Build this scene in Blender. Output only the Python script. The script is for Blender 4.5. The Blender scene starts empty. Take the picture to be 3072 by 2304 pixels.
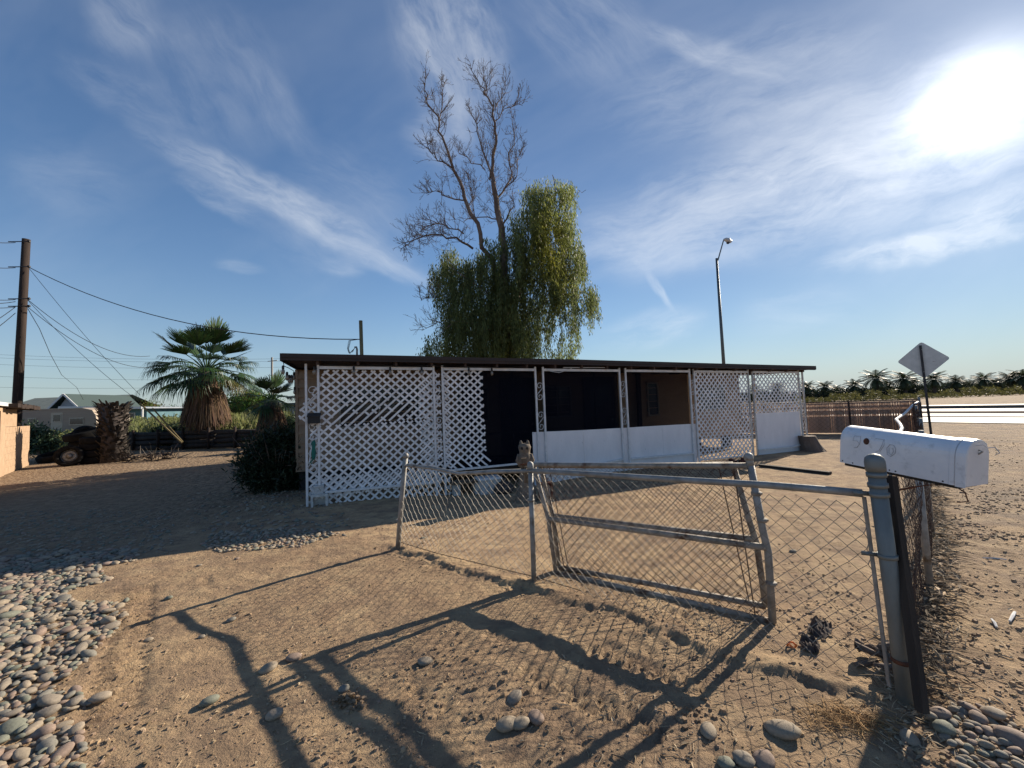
import bpy, math, random
import numpy as np
from mathutils import Vector, Matrix, Euler
sc = bpy.context.scene
col = sc.collection
R = math.radians
rnd = random.Random(11)

# ------------------------------------------------------------------ camera
F_PX, PITCH, ROLL, EYE = 1180.0, R(3.1), R(-2.2), 1.5
cd = bpy.data.cameras.new('camera'); cam = bpy.data.objects.new('camera', cd); col.objects.link(cam)
cd.sensor_width = 36; cd.lens = F_PX/3072*36; cd.clip_start = 0.05; cd.clip_end = 6000
CM = Matrix.Rotation(math.pi/2+PITCH, 3, 'X') @ Matrix.Rotation(ROLL, 3, 'Z')
cam.matrix_world = Matrix.Translation((0, 0, EYE)) @ CM.to_4x4()
sc.camera = cam

# ------------------------------------------------------------------ survey helpers (photo pixel -> metric coordinates)
def ray(x, y): return CM @ Vector(((x-1536)/F_PX, -(y-1152)/F_PX, -1))
def g(x, y, z=0.0):
    d = ray(x, y); return Vector((0, 0, EYE)) + d*((z-EYE)/d.z)
def at(x, y, Y):
    d = ray(x, y); return Vector((0, 0, EYE)) + d*(Y/d.y)
def onplane(x, y, A, B):                     # hit of a view ray with the vertical plane through A and B
    n = Vector((-(B.y-A.y), B.x-A.x, 0)); d = ray(x, y); o = Vector((0, 0, EYE))
    return o + d*(((A-o).dot(n))/d.dot(n))

# ------------------------------------------------------------------ sky
SUN_AZ, SUN_EL = R(51.5), R(25.5)
SUN_DIR = Vector((math.sin(SUN_AZ)*math.cos(SUN_EL), math.cos(SUN_AZ)*math.cos(SUN_EL), math.sin(SUN_EL)))
w = bpy.data.worlds.new('World'); sc.world = w; w.use_nodes = True
nt = w.node_tree; N = nt.nodes; L = nt.links; N.clear()
def nd(t, **k):
    n = N.new(t)
    for a, b in k.items(): setattr(n, a, b)
    return n
def mth(op, a, b=None, clamp=False):
    n = nd('ShaderNodeMath', operation=op, use_clamp=clamp)
    for i, s in enumerate((a, b)):
        if s is None: continue
        if isinstance(s, (int, float)): n.inputs[i].default_value = s
        else: L.new(s, n.inputs[i])
    return n.outputs[0]
SKY_STR = 0.074
sky = nd('ShaderNodeTexSky', sky_type='NISHITA', sun_disc=False, sun_elevation=SUN_EL, sun_rotation=SUN_AZ,
         altitude=50, air_density=1.15, dust_density=0.05, ozone_density=1.6)
tc = nd('ShaderNodeTexCoord'); sp = nd('ShaderNodeSeparateXYZ'); L.new(tc.outputs['Generated'], sp.inputs[0])
yy = mth('MAXIMUM', sp.outputs[1], 0.05)
uu = mth('DIVIDE', sp.outputs[0], yy); ww = mth('DIVIDE', sp.outputs[2], yy)
cb = nd('ShaderNodeCombineXYZ'); L.new(uu, cb.inputs[0]); L.new(ww, cb.inputs[1])
def noise(vec, scale, detail=5, rough=0.55, dist=0.0, rot=0, sx=1, sy=1):
    m = nd('ShaderNodeMapping'); m.inputs['Rotation'].default_value = (0, 0, rot); m.inputs['Scale'].default_value = (sx, sy, 1)
    m.vector_type = 'TEXTURE'
    L.new(vec, m.inputs[0]); n = nd('ShaderNodeTexNoise'); n.inputs['Scale'].default_value = scale
    n.inputs['Detail'].default_value = detail; n.inputs['Roughness'].default_value = rough; n.inputs['Distortion'].default_value = dist
    L.new(m.outputs[0], n.inputs['Vector']); return n
# gentle warp so that streak outlines are ragged
wn = noise(cb.outputs[0], 2.6, 4, 0.6)
sub = nd('ShaderNodeVectorMath', operation='SUBTRACT'); L.new(wn.outputs['Color'], sub.inputs[0]); sub.inputs[1].default_value = (.5, .5, .5)
scl = nd('ShaderNodeVectorMath', operation='SCALE'); L.new(sub.outputs[0], scl.inputs[0]); scl.inputs['Scale'].default_value = 0.11
add = nd('ShaderNodeVectorMath', operation='ADD'); L.new(cb.outputs[0], add.inputs[0]); L.new(scl.outputs[0], add.inputs[1])
P_ = add.outputs[0]
def uw(x, y):
    d = ray(x, y); return d.x/d.y, d.z/d.y
total = None
#        x0    y0    x1    y1   halfwidth(px) strength fibres angle offset
streaks = [(420, 370, 1290, 860, 48, .50, 0), (540, 530, 800, 680, 30, .32, .2), (880, 680, 1320, 880, 26, .40, 0), (160, 160, 640, 400, 60, .15, .1), (300, -60, 440, 170, 90, .19, .2), (700, 150, 940, 480, 60, .13, -.2), (450, 20, 850, 420, 170, .12, -.2),
           (1280, -150, 1430, 420, 130, .42, .1), (1230, 330, 1420, 470, 90, .30, .4), (1560, -80, 1960, 220, 130, .18, -.2),
           (1700, 760, 2450, 610, 110, .50, .05), (1700, 740, 3300, 330, 150, .54, .04), (2200, 640, 3300, 300, 260, .28, .05), (1880, 60, 2400, 230, 40, .30, 0), (2100, 400, 2700, 330, 120, .25, .1),
           (2460, 785, 3100, 705, 34, .80, .03), (2750, 730, 3250, 560, 60, .60, .05), (1950, 810, 2025, 930, 12, .50, 0),
           (1780, 1010, 2120, 950, 45, .40, .05), (2200, 960, 2600, 900, 60, .16, 0), (640, 790, 800, 810, 18, .22, 0),
           (960, 790, 1100, 830, 22, .25, 0), (1760, 370, 2700, 120, 160, .22, .1), (0, 450, 420, 620, 90, .10, .1), (820, 520, 1200, 760, 180, .14, .1),
           (1380, 250, 1530, 160, 60, .2, 0)]
for (x0, y0, x1, y1, hw, st, fo) in streaks:
    a0 = uw(x0, y0); a1 = uw(x1, y1); cx, cy = (a0[0]+a1[0])/2, (a0[1]+a1[1])/2
    ang = math.atan2(a1[1]-a0[1], a1[0]-a0[0]); hl = math.hypot(a1[0]-a0[0], a1[1]-a0[1])/2*1.25
    m = nd('ShaderNodeMapping', vector_type='TEXTURE'); m.inputs['Location'].default_value = (cx, cy, 0)
    m.inputs['Rotation'].default_value = (0, 0, ang); m.inputs['Scale'].default_value = (hl, hw/F_PX*1.7, 1)
    L.new(P_, m.inputs[0]); ln = nd('ShaderNodeVectorMath', operation='LENGTH'); L.new(m.outputs[0], ln.inputs[0])
    mr = nd('ShaderNodeMapRange', interpolation_type='SMOOTHERSTEP'); L.new(ln.outputs['Value'], mr.inputs['Value'])
    mr.inputs['From Min'].default_value = 1.05; mr.inputs['From Max'].default_value = 0.25
    fn = noise(P_, 13.0, 8, 0.64, 0.35, ang+fo, 4.0, 1.0)
    r2 = nd('ShaderNodeMapRange'); L.new(fn.outputs['Fac'], r2.inputs['Value']); r2.inputs['From Min'].default_value = .36; r2.inputs['From Max'].default_value = .68
    r2.inputs['To Min'].default_value = 0.12; r2.inputs['To Max'].default_value = 1.35
    v = mth('MULTIPLY', mth('MULTIPLY', mr.outputs[0], r2.outputs[0]), st*1.25)
    total = v if total is None else mth('ADD', total, mth('MULTIPLY', v, mth('SUBTRACT', 1.0, total, True)))
veil = noise(P_, 1.3, 5, 0.6, 0.3, .4, 2.0, 1.0)
vr = nd('ShaderNodeMapRange'); L.new(veil.outputs['Fac'], vr.inputs['Value']); vr.inputs['From Min'].default_value = .45; vr.inputs['From Max'].default_value = .85
vr.inputs['To Max'].default_value = .30
total = mth('ADD', total, vr.outputs[0], True)
ysel = nd('ShaderNodeMapRange'); L.new(sp.outputs[1], ysel.inputs['Value']); ysel.inputs['From Min'].default_value = .06; ysel.inputs['From Max'].default_value = .2
zsel = nd('ShaderNodeMapRange'); L.new(sp.outputs[2], zsel.inputs['Value']); zsel.inputs['From Min'].default_value = .0; zsel.inputs['From Max'].default_value = .06
total = mth('MULTIPLY', mth('MULTIPLY', total, ysel.outputs[0]), zsel.outputs[0], True)
# aureole: haze scattering round the sun
dt = nd('ShaderNodeVectorMath', operation='DOT_PRODUCT'); L.new(tc.outputs['Generated'], dt.inputs[0]); dt.inputs[1].default_value = SUN_DIR
dc = mth('MAXIMUM', dt.outputs['Value'], 0.0)
g1 = mth('MULTIPLY', mth('POWER', dc, 650.0), 8.0); g2 = mth('MULTIPLY', mth('POWER', dc, 60.0), 1.5); g3 = mth('MULTIPLY', mth('POWER', dc, 6.0), 0.75)
glow = mth('ADD', mth('ADD', g1, g2), g3)
gc = nd('ShaderNodeCombineXYZ'); L.new(glow, gc.inputs[0]); L.new(mth('MULTIPLY', glow, .98), gc.inputs[1]); L.new(mth('MULTIPLY', glow, .93), gc.inputs[2])
tint = nd('ShaderNodeMix', data_type='RGBA', blend_type='MULTIPLY'); tint.inputs['Factor'].default_value = 1
L.new(sky.outputs[0], tint.inputs['A']); tint.inputs['B'].default_value = (0.64, 0.79, 0.97, 1)
dim = nd('ShaderNodeVectorMath', operation='SCALE'); L.new(tint.outputs['Result'], dim.inputs[0]); L.new(mth('SUBTRACT', 1.0, mth('MULTIPLY', mth('POWER', dc, 3.0), .42)), dim.inputs['Scale'])
ga = nd('ShaderNodeVectorMath', operation='ADD'); L.new(dim.outputs[0], ga.inputs[0]); L.new(gc.outputs[0], ga.inputs[1])
hv = nd('ShaderNodeMix', data_type='RGBA'); hz_f = mth('MULTIPLY', mth('POWER', mth('SUBTRACT', 1.0, mth('MAXIMUM', sp.outputs[2], 0.0), True), 8.0), 0.85)
L.new(hz_f, hv.inputs['Factor']); L.new(ga.outputs[0], hv.inputs['A']); hc = nd('ShaderNodeVectorMath', operation='ADD'); L.new(gc.outputs[0], hc.inputs[0]); hc.inputs[1].default_value = (3.1, 3.6, 4.0); L.new(hc.outputs[0], hv.inputs['B'])
cl = nd('ShaderNodeMix', data_type='RGBA'); L.new(total, cl.inputs['Factor']); L.new(hv.outputs['Result'], cl.inputs['A'])
clg = nd('ShaderNodeVectorMath', operation='SCALE'); L.new(gc.outputs[0], clg.inputs[0]); clg.inputs['Scale'].default_value = 0.9
cls = nd('ShaderNodeVectorMath', operation='SCALE'); L.new(hv.outputs['Result'], cls.inputs[0]); cls.inputs['Scale'].default_value = 0.55
clb = nd('ShaderNodeVectorMath', operation='ADD'); L.new(cls.outputs[0], clb.inputs[0]); clb.inputs[1].default_value = (3.3, 3.4, 3.5)
clc = nd('ShaderNodeVectorMath', operation='ADD'); L.new(clg.outputs[0], clc.inputs[0]); L.new(clb.outputs[0], clc.inputs[1])
L.new(clc.outputs[0], cl.inputs['B'])
bg = nd('ShaderNodeBackground'); bg.inputs['Strength'].default_value = SKY_STR; L.new(cl.outputs['Result'], bg.inputs[0])
wo = nd('ShaderNodeOutputWorld'); L.new(bg.outputs[0], wo.inputs[0])

# ------------------------------------------------------------------ sun
sd = bpy.data.lights.new('sun', 'SUN'); sd.energy = 4.8; sd.angle = R(0.4); sd.color = (1.0, 0.88, 0.71)
so = bpy.data.objects.new('sun', sd); col.objects.link(so); so.rotation_euler = SUN_DIR.to_track_quat('Z', 'Y').to_euler()
vs = sc.view_settings; vs.view_transform = 'Standard'; vs.look = 'None'; vs.gamma = 1; vs.exposure = 0.85
try: vs.use_curve_mapping = False
except Exception: pass
sc.cycles.max_bounces = 6; sc.cycles.transparent_max_bounces = 12; sc.cycles.diffuse_bounces = 3

# ------------------------------------------------------------------ materials
def mat(name, c1, c2=None, scale=6.0, rough=0.85, bump=0.0, bscale=None, metal=0.0, stretch=(1, 1, 1), detail=5, lo=.35, hi=.65,
        c3=None, s3=1.0, lo3=.55, hi3=.7, spec=0.35, vcol=False, island=0.0):
    m = bpy.data.materials.new(name); m.use_nodes = True; t = m.node_tree; n = t.nodes; l = t.links
    b = n['Principled BSDF']; b.inputs['Roughness'].default_value = rough; b.inputs['Metallic'].default_value = metal
    b.inputs['Specular IOR Level'].default_value = spec
    co = n.new('ShaderNodeTexCoord'); mp = n.new('ShaderNodeMapping'); mp.inputs['Scale'].default_value = stretch
    l.new(co.outputs['Object'], mp.inputs[0])
    out = None
    c1 = tuple(c1)+(1,)
    if c2 is not None:
        c2 = tuple(c2)+(1,)
        nz = n.new('ShaderNodeTexNoise'); nz.inputs['Scale'].default_value = scale; nz.inputs['Detail'].default_value = detail; nz.inputs['Roughness'].default_value = .6
        l.new(mp.outputs[0], nz.inputs['Vector'])
        mr = n.new('ShaderNodeMapRange'); mr.inputs['From Min'].default_value = lo; mr.inputs['From Max'].default_value = hi; l.new(nz.outputs['Fac'], mr.inputs['Value'])
        mx = n.new('ShaderNodeMix'); mx.data_type = 'RGBA'; mx.inputs['A'].default_value = c1; mx.inputs['B'].default_value = c2
        l.new(mr.outputs[0], mx.inputs['Factor']); out = mx.outputs['Result']
    if c3 is not None:
        nz = n.new('ShaderNodeTexNoise'); nz.inputs['Scale'].default_value = s3; nz.inputs['Detail'].default_value = 6; nz.inputs['Roughness'].default_value = .65
        l.new(mp.outputs[0], nz.inputs['Vector'])
        mr = n.new('ShaderNodeMapRange'); mr.inputs['From Min'].default_value = lo3; mr.inputs['From Max'].default_value = hi3; l.new(nz.outputs['Fac'], mr.inputs['Value'])
        mx = n.new('ShaderNodeMix'); mx.data_type = 'RGBA'; mx.inputs['B'].default_value = tuple(c3)+(1,)
        l.new(mr.outputs[0], mx.inputs['Factor'])
        if out: l.new(out, mx.inputs['A'])
        else: mx.inputs['A'].default_value = c1
        out = mx.outputs['Result']
    if vcol:                                            # leaf-to-leaf colour differences, stored with the mesh
        at_ = n.new('ShaderNodeAttribute'); at_.attribute_name = 'tone'
        mx = n.new('ShaderNodeMix'); mx.data_type = 'RGBA'; mx.blend_type = 'MULTIPLY'; mx.inputs['Factor'].default_value = 1
        if out: l.new(out, mx.inputs['A'])
        else: mx.inputs['A'].default_value = c1
        l.new(at_.outputs['Color'], mx.inputs['B']); out = mx.outputs['Result']
    if island:
        gm = n.new('ShaderNodeNewGeometry'); hs = n.new('ShaderNodeHueSaturation'); mr = n.new('ShaderNodeMapRange')
        mr.inputs['To Min'].default_value = 1-island; mr.inputs['To Max'].default_value = 1+island
        l.new(gm.outputs['Random Per Island'], mr.inputs['Value']); l.new(mr.outputs[0], hs.inputs['Value'])
        if out: l.new(out, hs.inputs['Color'])
        else: hs.inputs['Color'].default_value = c1
        out = hs.outputs[0]
    if out: l.new(out, b.inputs['Base Color'])
    else: b.inputs['Base Color'].default_value = c1
    if bump:
        nb = n.new('ShaderNodeTexNoise'); nb.inputs['Scale'].default_value = bscale or scale*3; nb.inputs['Detail'].default_value = 6; nb.inputs['Roughness'].default_value = .6
        l.new(mp.outputs[0], nb.inputs['Vector']); bp = n.new('ShaderNodeBump'); bp.inputs['Strength'].default_value = min(1, bump); bp.inputs['Distance'].default_value = .02
        l.new(nb.outputs['Fac'], bp.inputs['Height']); l.new(bp.outputs[0], b.inputs['Normal'])
    return m
def leafmat(name, c, trans=0.35, rough=.55, tcol=None):
    m = mat(name, c, vcol=True, rough=rough, spec=.3); t = m.node_tree; n = t.nodes; l = t.links; b = n['Principled BSDF']
    tr = n.new('ShaderNodeBsdfTranslucent'); mx = n.new('ShaderNodeMixShader'); mx.inputs[0].default_value = trans
    src = b.inputs['Base Color'].links[0].from_socket
    l.new(src, tr.inputs[0]); l.new(b.outputs[0], mx.inputs[1]); l.new(tr.outputs[0], mx.inputs[2])
    l.new(mx.outputs[0], n['Material Output'].inputs[0]); return m

M = dict(
    white=mat('white_paint', (.74, .73, .73), (.60, .59, .59), 9, .55, .15, 40, c3=(.24, .20, .17), s3=14, lo3=.66, hi3=.74),
    lattice=mat('lattice_paint', (.84, .82, .82), (.66, .645, .64), 5, .6, .1, 40, c3=(.30, .27, .25), s3=11, lo3=.62, hi3=.75, island=.10),
    oldwhite=mat('chipped_white_paint', (.58, .58, .57), (.42, .41, .40), 6, .7, .3, 60, c3=(.16, .14, .12), s3=22, lo3=.56, hi3=.66),
    panel=mat('panel_paint', (.82, .80, .81), (.72, .705, .72), 3, .6, .2, 50, stretch=(1, 1, .35), c3=(.34, .33, .33), s3=16, lo3=.66, hi3=.76),
    siding=mat('tan_siding', (.33, .24, .165), (.28, .20, .14), 4, .75, .25, 60, stretch=(.6, .6, 2), c3=(.22, .16, .12), s3=6, lo3=.62, hi3=.8),
    fascia=mat('brown_fascia', (.045, .028, .024), (.028, .020, .018), 3, .6, .15, 30, stretch=(.5, .5, 3)),
    under=mat('roof_underside', (.09, .055, .045), (.06, .04, .035), 5, .8),
    dark=mat('dark_skirting', (.035, .032, .035), (.02, .02, .022), 4, .9),
    glass=mat('window_glass', (.012, .016, .026), None, rough=.08, spec=.5),
    blueglass=mat('curtained_window_glass', (.02, .035, .06), (.03, .05, .075), 4, .12, spec=.5),
    frame=mat('window_frame', (.30, .28, .24), (.2, .19, .17), 8, .5),
    door=mat('dark_door', (.035, .035, .045), (.025, .025, .03), 5, .5),
    galv=mat('galvanised_pipe', (.33, .325, .31), (.20, .195, .185), 12, .62, .2, 60, metal=.35, c3=(.12, .085, .055), s3=7, lo3=.58, hi3=.72),
    galvbig=mat('galvanised_corner_post', (.20, .215, .21), (.14, .15, .145), 7, .55, .2, 50, metal=.4, stretch=(1, 1, .4), c3=(.12, .08, .05), s3=5, lo3=.62, hi3=.78),
    gatepipe=mat('weathered_gate_pipe', (.34, .31, .27), (.20, .18, .155), 14, .7, .3, 60, metal=.25, c3=(.10, .055, .035), s3=9, lo3=.52, hi3=.66),
    wire=mat('fence_wire', (.26, .245, .22), (.15, .13, .11), 5, .6, metal=.3),
    rustwire=mat('rusty_wire', (.075, .042, .03), (.045, .03, .025), 7, .8, metal=.1),
    rust=mat('rust', (.16, .06, .03), (.07, .035, .025), 20, .85, .3),
    mailbox=mat('mailbox_paint', (.74, .74, .76), (.64, .655, .69), 9, .42, .08, 60, c3=(.50, .51, .53), s3=24, lo3=.56, hi3=.76, spec=.5),
    marker=mat('faded_marker', (.26, .26, .30), (.40, .40, .43), 60, .8),
    black=mat('black_plastic', (.015, .015, .017), (.024, .024, .026), 6, .6),
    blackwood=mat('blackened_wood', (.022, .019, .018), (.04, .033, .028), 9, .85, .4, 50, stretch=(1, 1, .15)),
    wood=mat('weathered_wood', (.17, .125, .085), (.09, .065, .045), 8, .9, .5, 40, stretch=(1, 1, .2)),
    polewood=mat('pole_wood', (.042, .027, .021), (.025, .017, .014), 10, .9, .4, 40, stretch=(1, 1, .08)),
    mastwood=mat('yellowish_pole_wood', (.22, .17, .08), (.14, .11, .055), 10, .85, .3, 40, stretch=(1, 1, .08)),
    rope=mat('cable', (.02, .02, .022), None, rough=.6),
    block=mat('tan_block_wall', (.42, .29, .19), (.35, .24, .155), 5, .9, .3, 60),
    mortar=mat('block_joint', (.30, .22, .15), None, rough=.95),
    cinder=mat('painted_cinder_block', (.60, .60, .58), (.42, .41, .39), 10, .9, .5, 60, c3=(.22, .2, .18), s3=12, lo3=.58, hi3=.68),
    rubber=mat('tyre_rubber', (.009, .009, .010), (.016, .0155, .015), 9, .95, spec=.08),
    rim=mat('dull_wheel_rim', (.30, .30, .29), (.16, .15, .14), 9, .5, metal=.5),
    asphalt=mat('pale_pavement', (.27, .255, .245), (.225, .215, .205), .5, .7, spec=.25, stretch=(1, 1, 1)),
    stripe=mat('dark_seam', (.10, .085, .075), (.14, .12, .11), 1.0, 1.0, spec=0),
    camper=mat('camper_skin', (.31, .225, .17), (.24, .175, .135), 3, .5, .3, 3, stretch=(.2, .2, 9)),
    campertrim=mat('camper_roof', (.42, .34, .26), None, rough=.5),
    shingle=mat('green_shingles', (.20, .22, .19), (.15, .17, .15), 2, .9, .3, 30),
    darkshingle=mat('dark_shingles', (.05, .075, .075), None, rough=.9),
    bluewall=mat('pale_blue_wall', (.33, .37, .42), (.28, .32, .37), 2, .8),
    tealwall=mat('teal_wall', (.11, .21, .25), (.08, .17, .21), 2, .8),
    trim=mat('white_trim', (.6, .6, .6), None, rough=.6),
    bark=mat('grey_bark', (.20, .15, .12), (.11, .075, .06), 6, .9, .5, 25, stretch=(1, 1, .3), c3=(.34, .28, .24), s3=3, lo3=.55, hi3=.7),
    palmtrunk=mat('palm_trunk', (.10, .08, .07), (.06, .048, .042), 7, .95, .5, 30, stretch=(1, 1, 3)),
    deadfrond=mat('dead_palm_fronds', (.115, .078, .05), vcol=True, rough=.9),
    boots=mat('palm_boots', (.055, .049, .046), vcol=True, rough=.95),
    leaf=leafmat('hanging_leaves', (.115, .14, .05), .55),
    palmleaf=leafmat('fan_palm_leaf', (.032, .062, .022), .15, .5),
    dateleaf=leafmat('date_palm_leaf', (.05, .065, .034), .15, .55),
    shrub=leafmat('dark_shrub_leaf', (.020, .033, .018), .2, .5),
    weeds=leafmat('pale_weeds', (.24, .26, .12), .45, .8),
    tree=leafmat('background_tree_leaf', (.085, .105, .045), .35, .7),
    screenframe=mat('screen_bar', (.05, .05, .06), None, rough=.6),
    slat=mat('tan_privacy_slats', (.52, .41, .33), (.45, .35, .28), 3, .7, stretch=(1, 1, .2), island=.12),
    signback=mat('bare_aluminium', (.55, .54, .53), (.45, .445, .44), 5, .42, metal=.3, c3=(.2, .15, .13), s3=9, lo3=.66, hi3=.72),
    steel=mat('dark_sign_post', (.06, .06, .065), (.035, .035, .04), 9, .6, metal=.4),
    lamppole=mat('lamp_pole_paint', (.10, .115, .12), None, rough=.5, metal=.4),
    concrete=mat('weathered_concrete', (.19, .155, .12), (.12, .095, .075), 14, .9, .5, 50),
    stump=mat('stump_wood', (.16, .12, .10), (.10, .075, .06), 7, .9, .4, 40, stretch=(1, 1, .2), c3=(.3, .26, .22), s3=8, lo3=.6, hi3=.7),
    rag=mat('dirty_dark_cloth', (.045, .035, .035), (.09, .07, .06), 14, .95, .4),
    orange=mat('orange_plastic', (.65, .16, .02), None, rough=.5),
    straw=mat('dry_grass', (.34, .23, .12), vcol=True, rough=.9),
    litter=mat('dry_twigs', (.32, .26, .19), vcol=True, rough=.9),
    clod=mat('dirt_clods', (.31, .225, .15), vcol=True, rough=.95),
    green=mat('faded_green_cloth', (.02, .17, .13), (.03, .11, .09), 20, .9),
    bulb=mat('unlit_clear_bulb', (.20, .17, .14), None, rough=.12, spec=.6),
    redbrick=mat('old_red_metal', (.10, .035, .025), (.05, .02, .018), 14, .8),
)
_t = M['slat'].node_tree; _p = _t.nodes['Principled BSDF']; _tr = _t.nodes.new('ShaderNodeBsdfTranslucent'); _mx = _t.nodes.new('ShaderNodeMixShader'); _mx.inputs[0].default_value = .45
_t.links.new(_p.inputs['Base Color'].links[0].from_socket, _tr.inputs[0]); _t.links.new(_p.outputs[0], _mx.inputs[1]); _t.links.new(_tr.outputs[0], _mx.inputs[2]); _t.links.new(_mx.outputs[0], _t.nodes['Material Output'].inputs[0])
st_cols = [(.25, .21, .165), (.30, .245, .18), (.21, .195, .165), (.32, .26, .195), (.26, .19, .15), (.185, .19, .15)]
M['stones'] = [mat('river_stone', c, tuple(k*.72 for k in c), 9, .8, .25, 70, c3=tuple(min(1, k*1.35) for k in c), s3=5, lo3=.55, hi3=.75) for c in st_cols]

# ------------------------------------------------------------------ mesh helpers
class MB:
    def __init__(s): s.v = []; s.f = []; s.c = []; s.hascol = False
    def add(s, vs_, fs_, tone=None):
        b = len(s.v); s.v += [tuple(p) for p in vs_]; s.f += [tuple(b+i for i in f) for f in fs_]
        s.c += [tone or (1, 1, 1)]*len(vs_); s.hascol |= tone is not None
        return s
    def box(s, c, size, rz=0.0, rot=None, tone=None):
        x, y, z = [k/2 for k in size]; m = rot or Matrix.Rotation(rz, 3, 'Z'); c = Vector(c)
        vs_ = [c+m @ Vector((a*x, b*y, d*z)) for a in (-1, 1) for b in (-1, 1) for d in (-1, 1)]
        return s.add(vs_, [(0, 1, 3, 2), (4, 6, 7, 5), (0, 4, 5, 1), (2, 3, 7, 6), (0, 2, 6, 4), (1, 5, 7, 3)], tone)
    def bar(s, a, b, w_, h_, up=(0, 0, 1), tone=None):           # rectangular bar from a to b; w_ along the side, h_ along up
        a = Vector(a); b = Vector(b); d = (b-a)
        if d.length < 1e-6: return s
        d.normalize(); sd_ = d.cross(Vector(up))
        if sd_.length < 1e-3: sd_ = d.cross(Vector((0, 1, 0)))
        sd_.normalize(); u2 = sd_.cross(d).normalized()
        vs_ = [p+sd_*(i*w_/2)+u2*(j*h_/2) for p in (a, b) for i, j in ((-1, -1), (1, -1), (1, 1), (-1, 1))]
        return s.add(vs_, [(3, 2, 1, 0), (4, 5, 6, 7), (0, 1, 5, 4), (1, 2, 6, 5), (2, 3, 7, 6), (3, 0, 4, 7)], tone)
    def tube(s, pts, r, n=8, caps=True, tone=None):
        pts = [Vector(p) for p in pts]; rs = r if isinstance(r, (list, tuple)) else [r]*len(pts)
        vs_ = []; k = len(pts); ref = None
        for i, p in enumerate(pts):
            t_ = (pts[min(i+1, k-1)]-pts[max(i-1, 0)])
            t_ = t_.normalized() if t_.length > 1e-9 else Vector((0, 0, 1))
            if ref is None: ref = Vector((1, 0, 0)) if abs(t_.x) < .8 else Vector((0, 1, 0))
            a = t_.cross(ref)
            if a.length < 1e-4: a = t_.cross(Vector((0, 1, .3)))
            a.normalize(); b = t_.cross(a).normalized(); ref = -b if False else a.cross(t_)
            for j in range(n):
                q = 2*math.pi*j/n; vs_.append(p+(a*math.cos(q)+b*math.sin(q))*rs[i])
        fs_ = [(i*n+j, i*n+(j+1) % n, (i+1)*n+(j+1) % n, (i+1)*n+j) for i in range(k-1) for j in range(n)]
        if caps: fs_ += [tuple(range(n-1, -1, -1)), tuple((k-1)*n+j for j in range(n))]
        return s.add(vs_, fs_, tone)
    def lathe(s, prof, c=(0, 0, 0), n=16, rot=None, caps=True, tone=None):   # prof: (radius, z)
        c = Vector(c); m = rot or Matrix.Identity(3); vs_ = []
        for r_, z in prof:
            for j in range(n):
                q = 2*math.pi*j/n; vs_.append(c+m @ Vector((r_*math.cos(q), r_*math.sin(q), z)))
        k = len(prof); fs_ = [(i*n+j, i*n+(j+1) % n, (i+1)*n+(j+1) % n, (i+1)*n+j) for i in range(k-1) for j in range(n)]
        if caps: fs_ += [tuple(range(n-1, -1, -1)), tuple((k-1)*n+j for j in range(n))]
        return s.add(vs_, fs_, tone)
    def prism(s, poly, ext):                          # poly: list of 3D points (planar), ext: extrusion vector
        poly = [Vector(p) for p in poly]; e = Vector(ext); n = len(poly)
        return s.add(poly+[p+e for p in poly], [tuple(range(n-1, -1, -1)), tuple(range(n, 2*n))]+[(i, (i+1) % n, n+(i+1) % n, n+i) for i in range(n)])
    def build(s, name, m, parent=None, smooth=False, origin=None):
        me = bpy.data.meshes.new(name); o_ = Vector((0, 0, 0))
        if parent is not None: o_ = absloc(parent)
        elif origin is not None: o_ = Vector(origin)
        me.from_pydata([tuple(Vector(p)-o_) for p in s.v], [], s.f)
        if s.hascol:
            a = me.attributes.new('tone', 'FLOAT_COLOR', 'POINT'); arr = np.ones((len(s.v), 4), np.float32); arr[:, :3] = np.array(s.c, np.float32); a.data.foreach_set('color', arr.ravel())
        return finish(me, name, m, parent, smooth, o_ if parent is None else None)
def absloc(o):
    p = Vector(o.location)
    while o.parent is not None: o = o.parent; p = p+Vector(o.location)
    return p
def finish(me, name, m, parent, smooth, loc):
    me.materials.append(m); me.update()
    if smooth: me.polygons.foreach_set('use_smooth', [True]*len(me.polygons))
    o = bpy.data.objects.new(name, me); col.objects.link(o)
    if parent is not None: o.parent = parent
    elif loc is not None: o.location = loc
    return o
def quads(name, V, m, parent=None, tone=None, origin=None, tri=False):          # V: (n,4,3) or (n,3,3) numpy
    k = V.shape[1]; n = V.shape[0]; o_ = absloc(parent) if parent is not None else Vector(origin or (0, 0, 0))
    me = bpy.data.meshes.new(name); me.vertices.add(n*k); me.vertices.foreach_set('co', (V.reshape(-1, 3)-np.array(o_)).astype(np.float32).ravel())
    me.loops.add(n*k); me.loops.foreach_set('vertex_index', np.arange(n*k, dtype=np.int32))
    me.polygons.add(n); me.polygons.foreach_set('loop_start', np.arange(0, n*k, k, dtype=np.int32)); me.polygons.foreach_set('loop_total', np.full(n, k, np.int32))
    me.update(calc_edges=True)
    if tone is not None:
        a = me.attributes.new('tone', 'FLOAT_COLOR', 'POINT'); arr = np.ones((n, k, 4), np.float32); arr[:, :, :3] = tone[:, None, :]; a.data.foreach_set('color', arr.ravel())
    return finish(me, name, m, parent, False, o_ if parent is None else None)
def tag(o, label, cat, group=None, kind=None):
    if label: o['label'] = label
    if cat: o['category'] = cat
    if group: o['group'] = group
    if kind: o['kind'] = kind
    return o
def thing(name, label, cat, loc=(0, 0, 0), group=None):
    o = bpy.data.objects.new(name, None); o.empty_display_size = .2; col.objects.link(o); o.location = loc
    return tag(o, label, cat, group)
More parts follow.
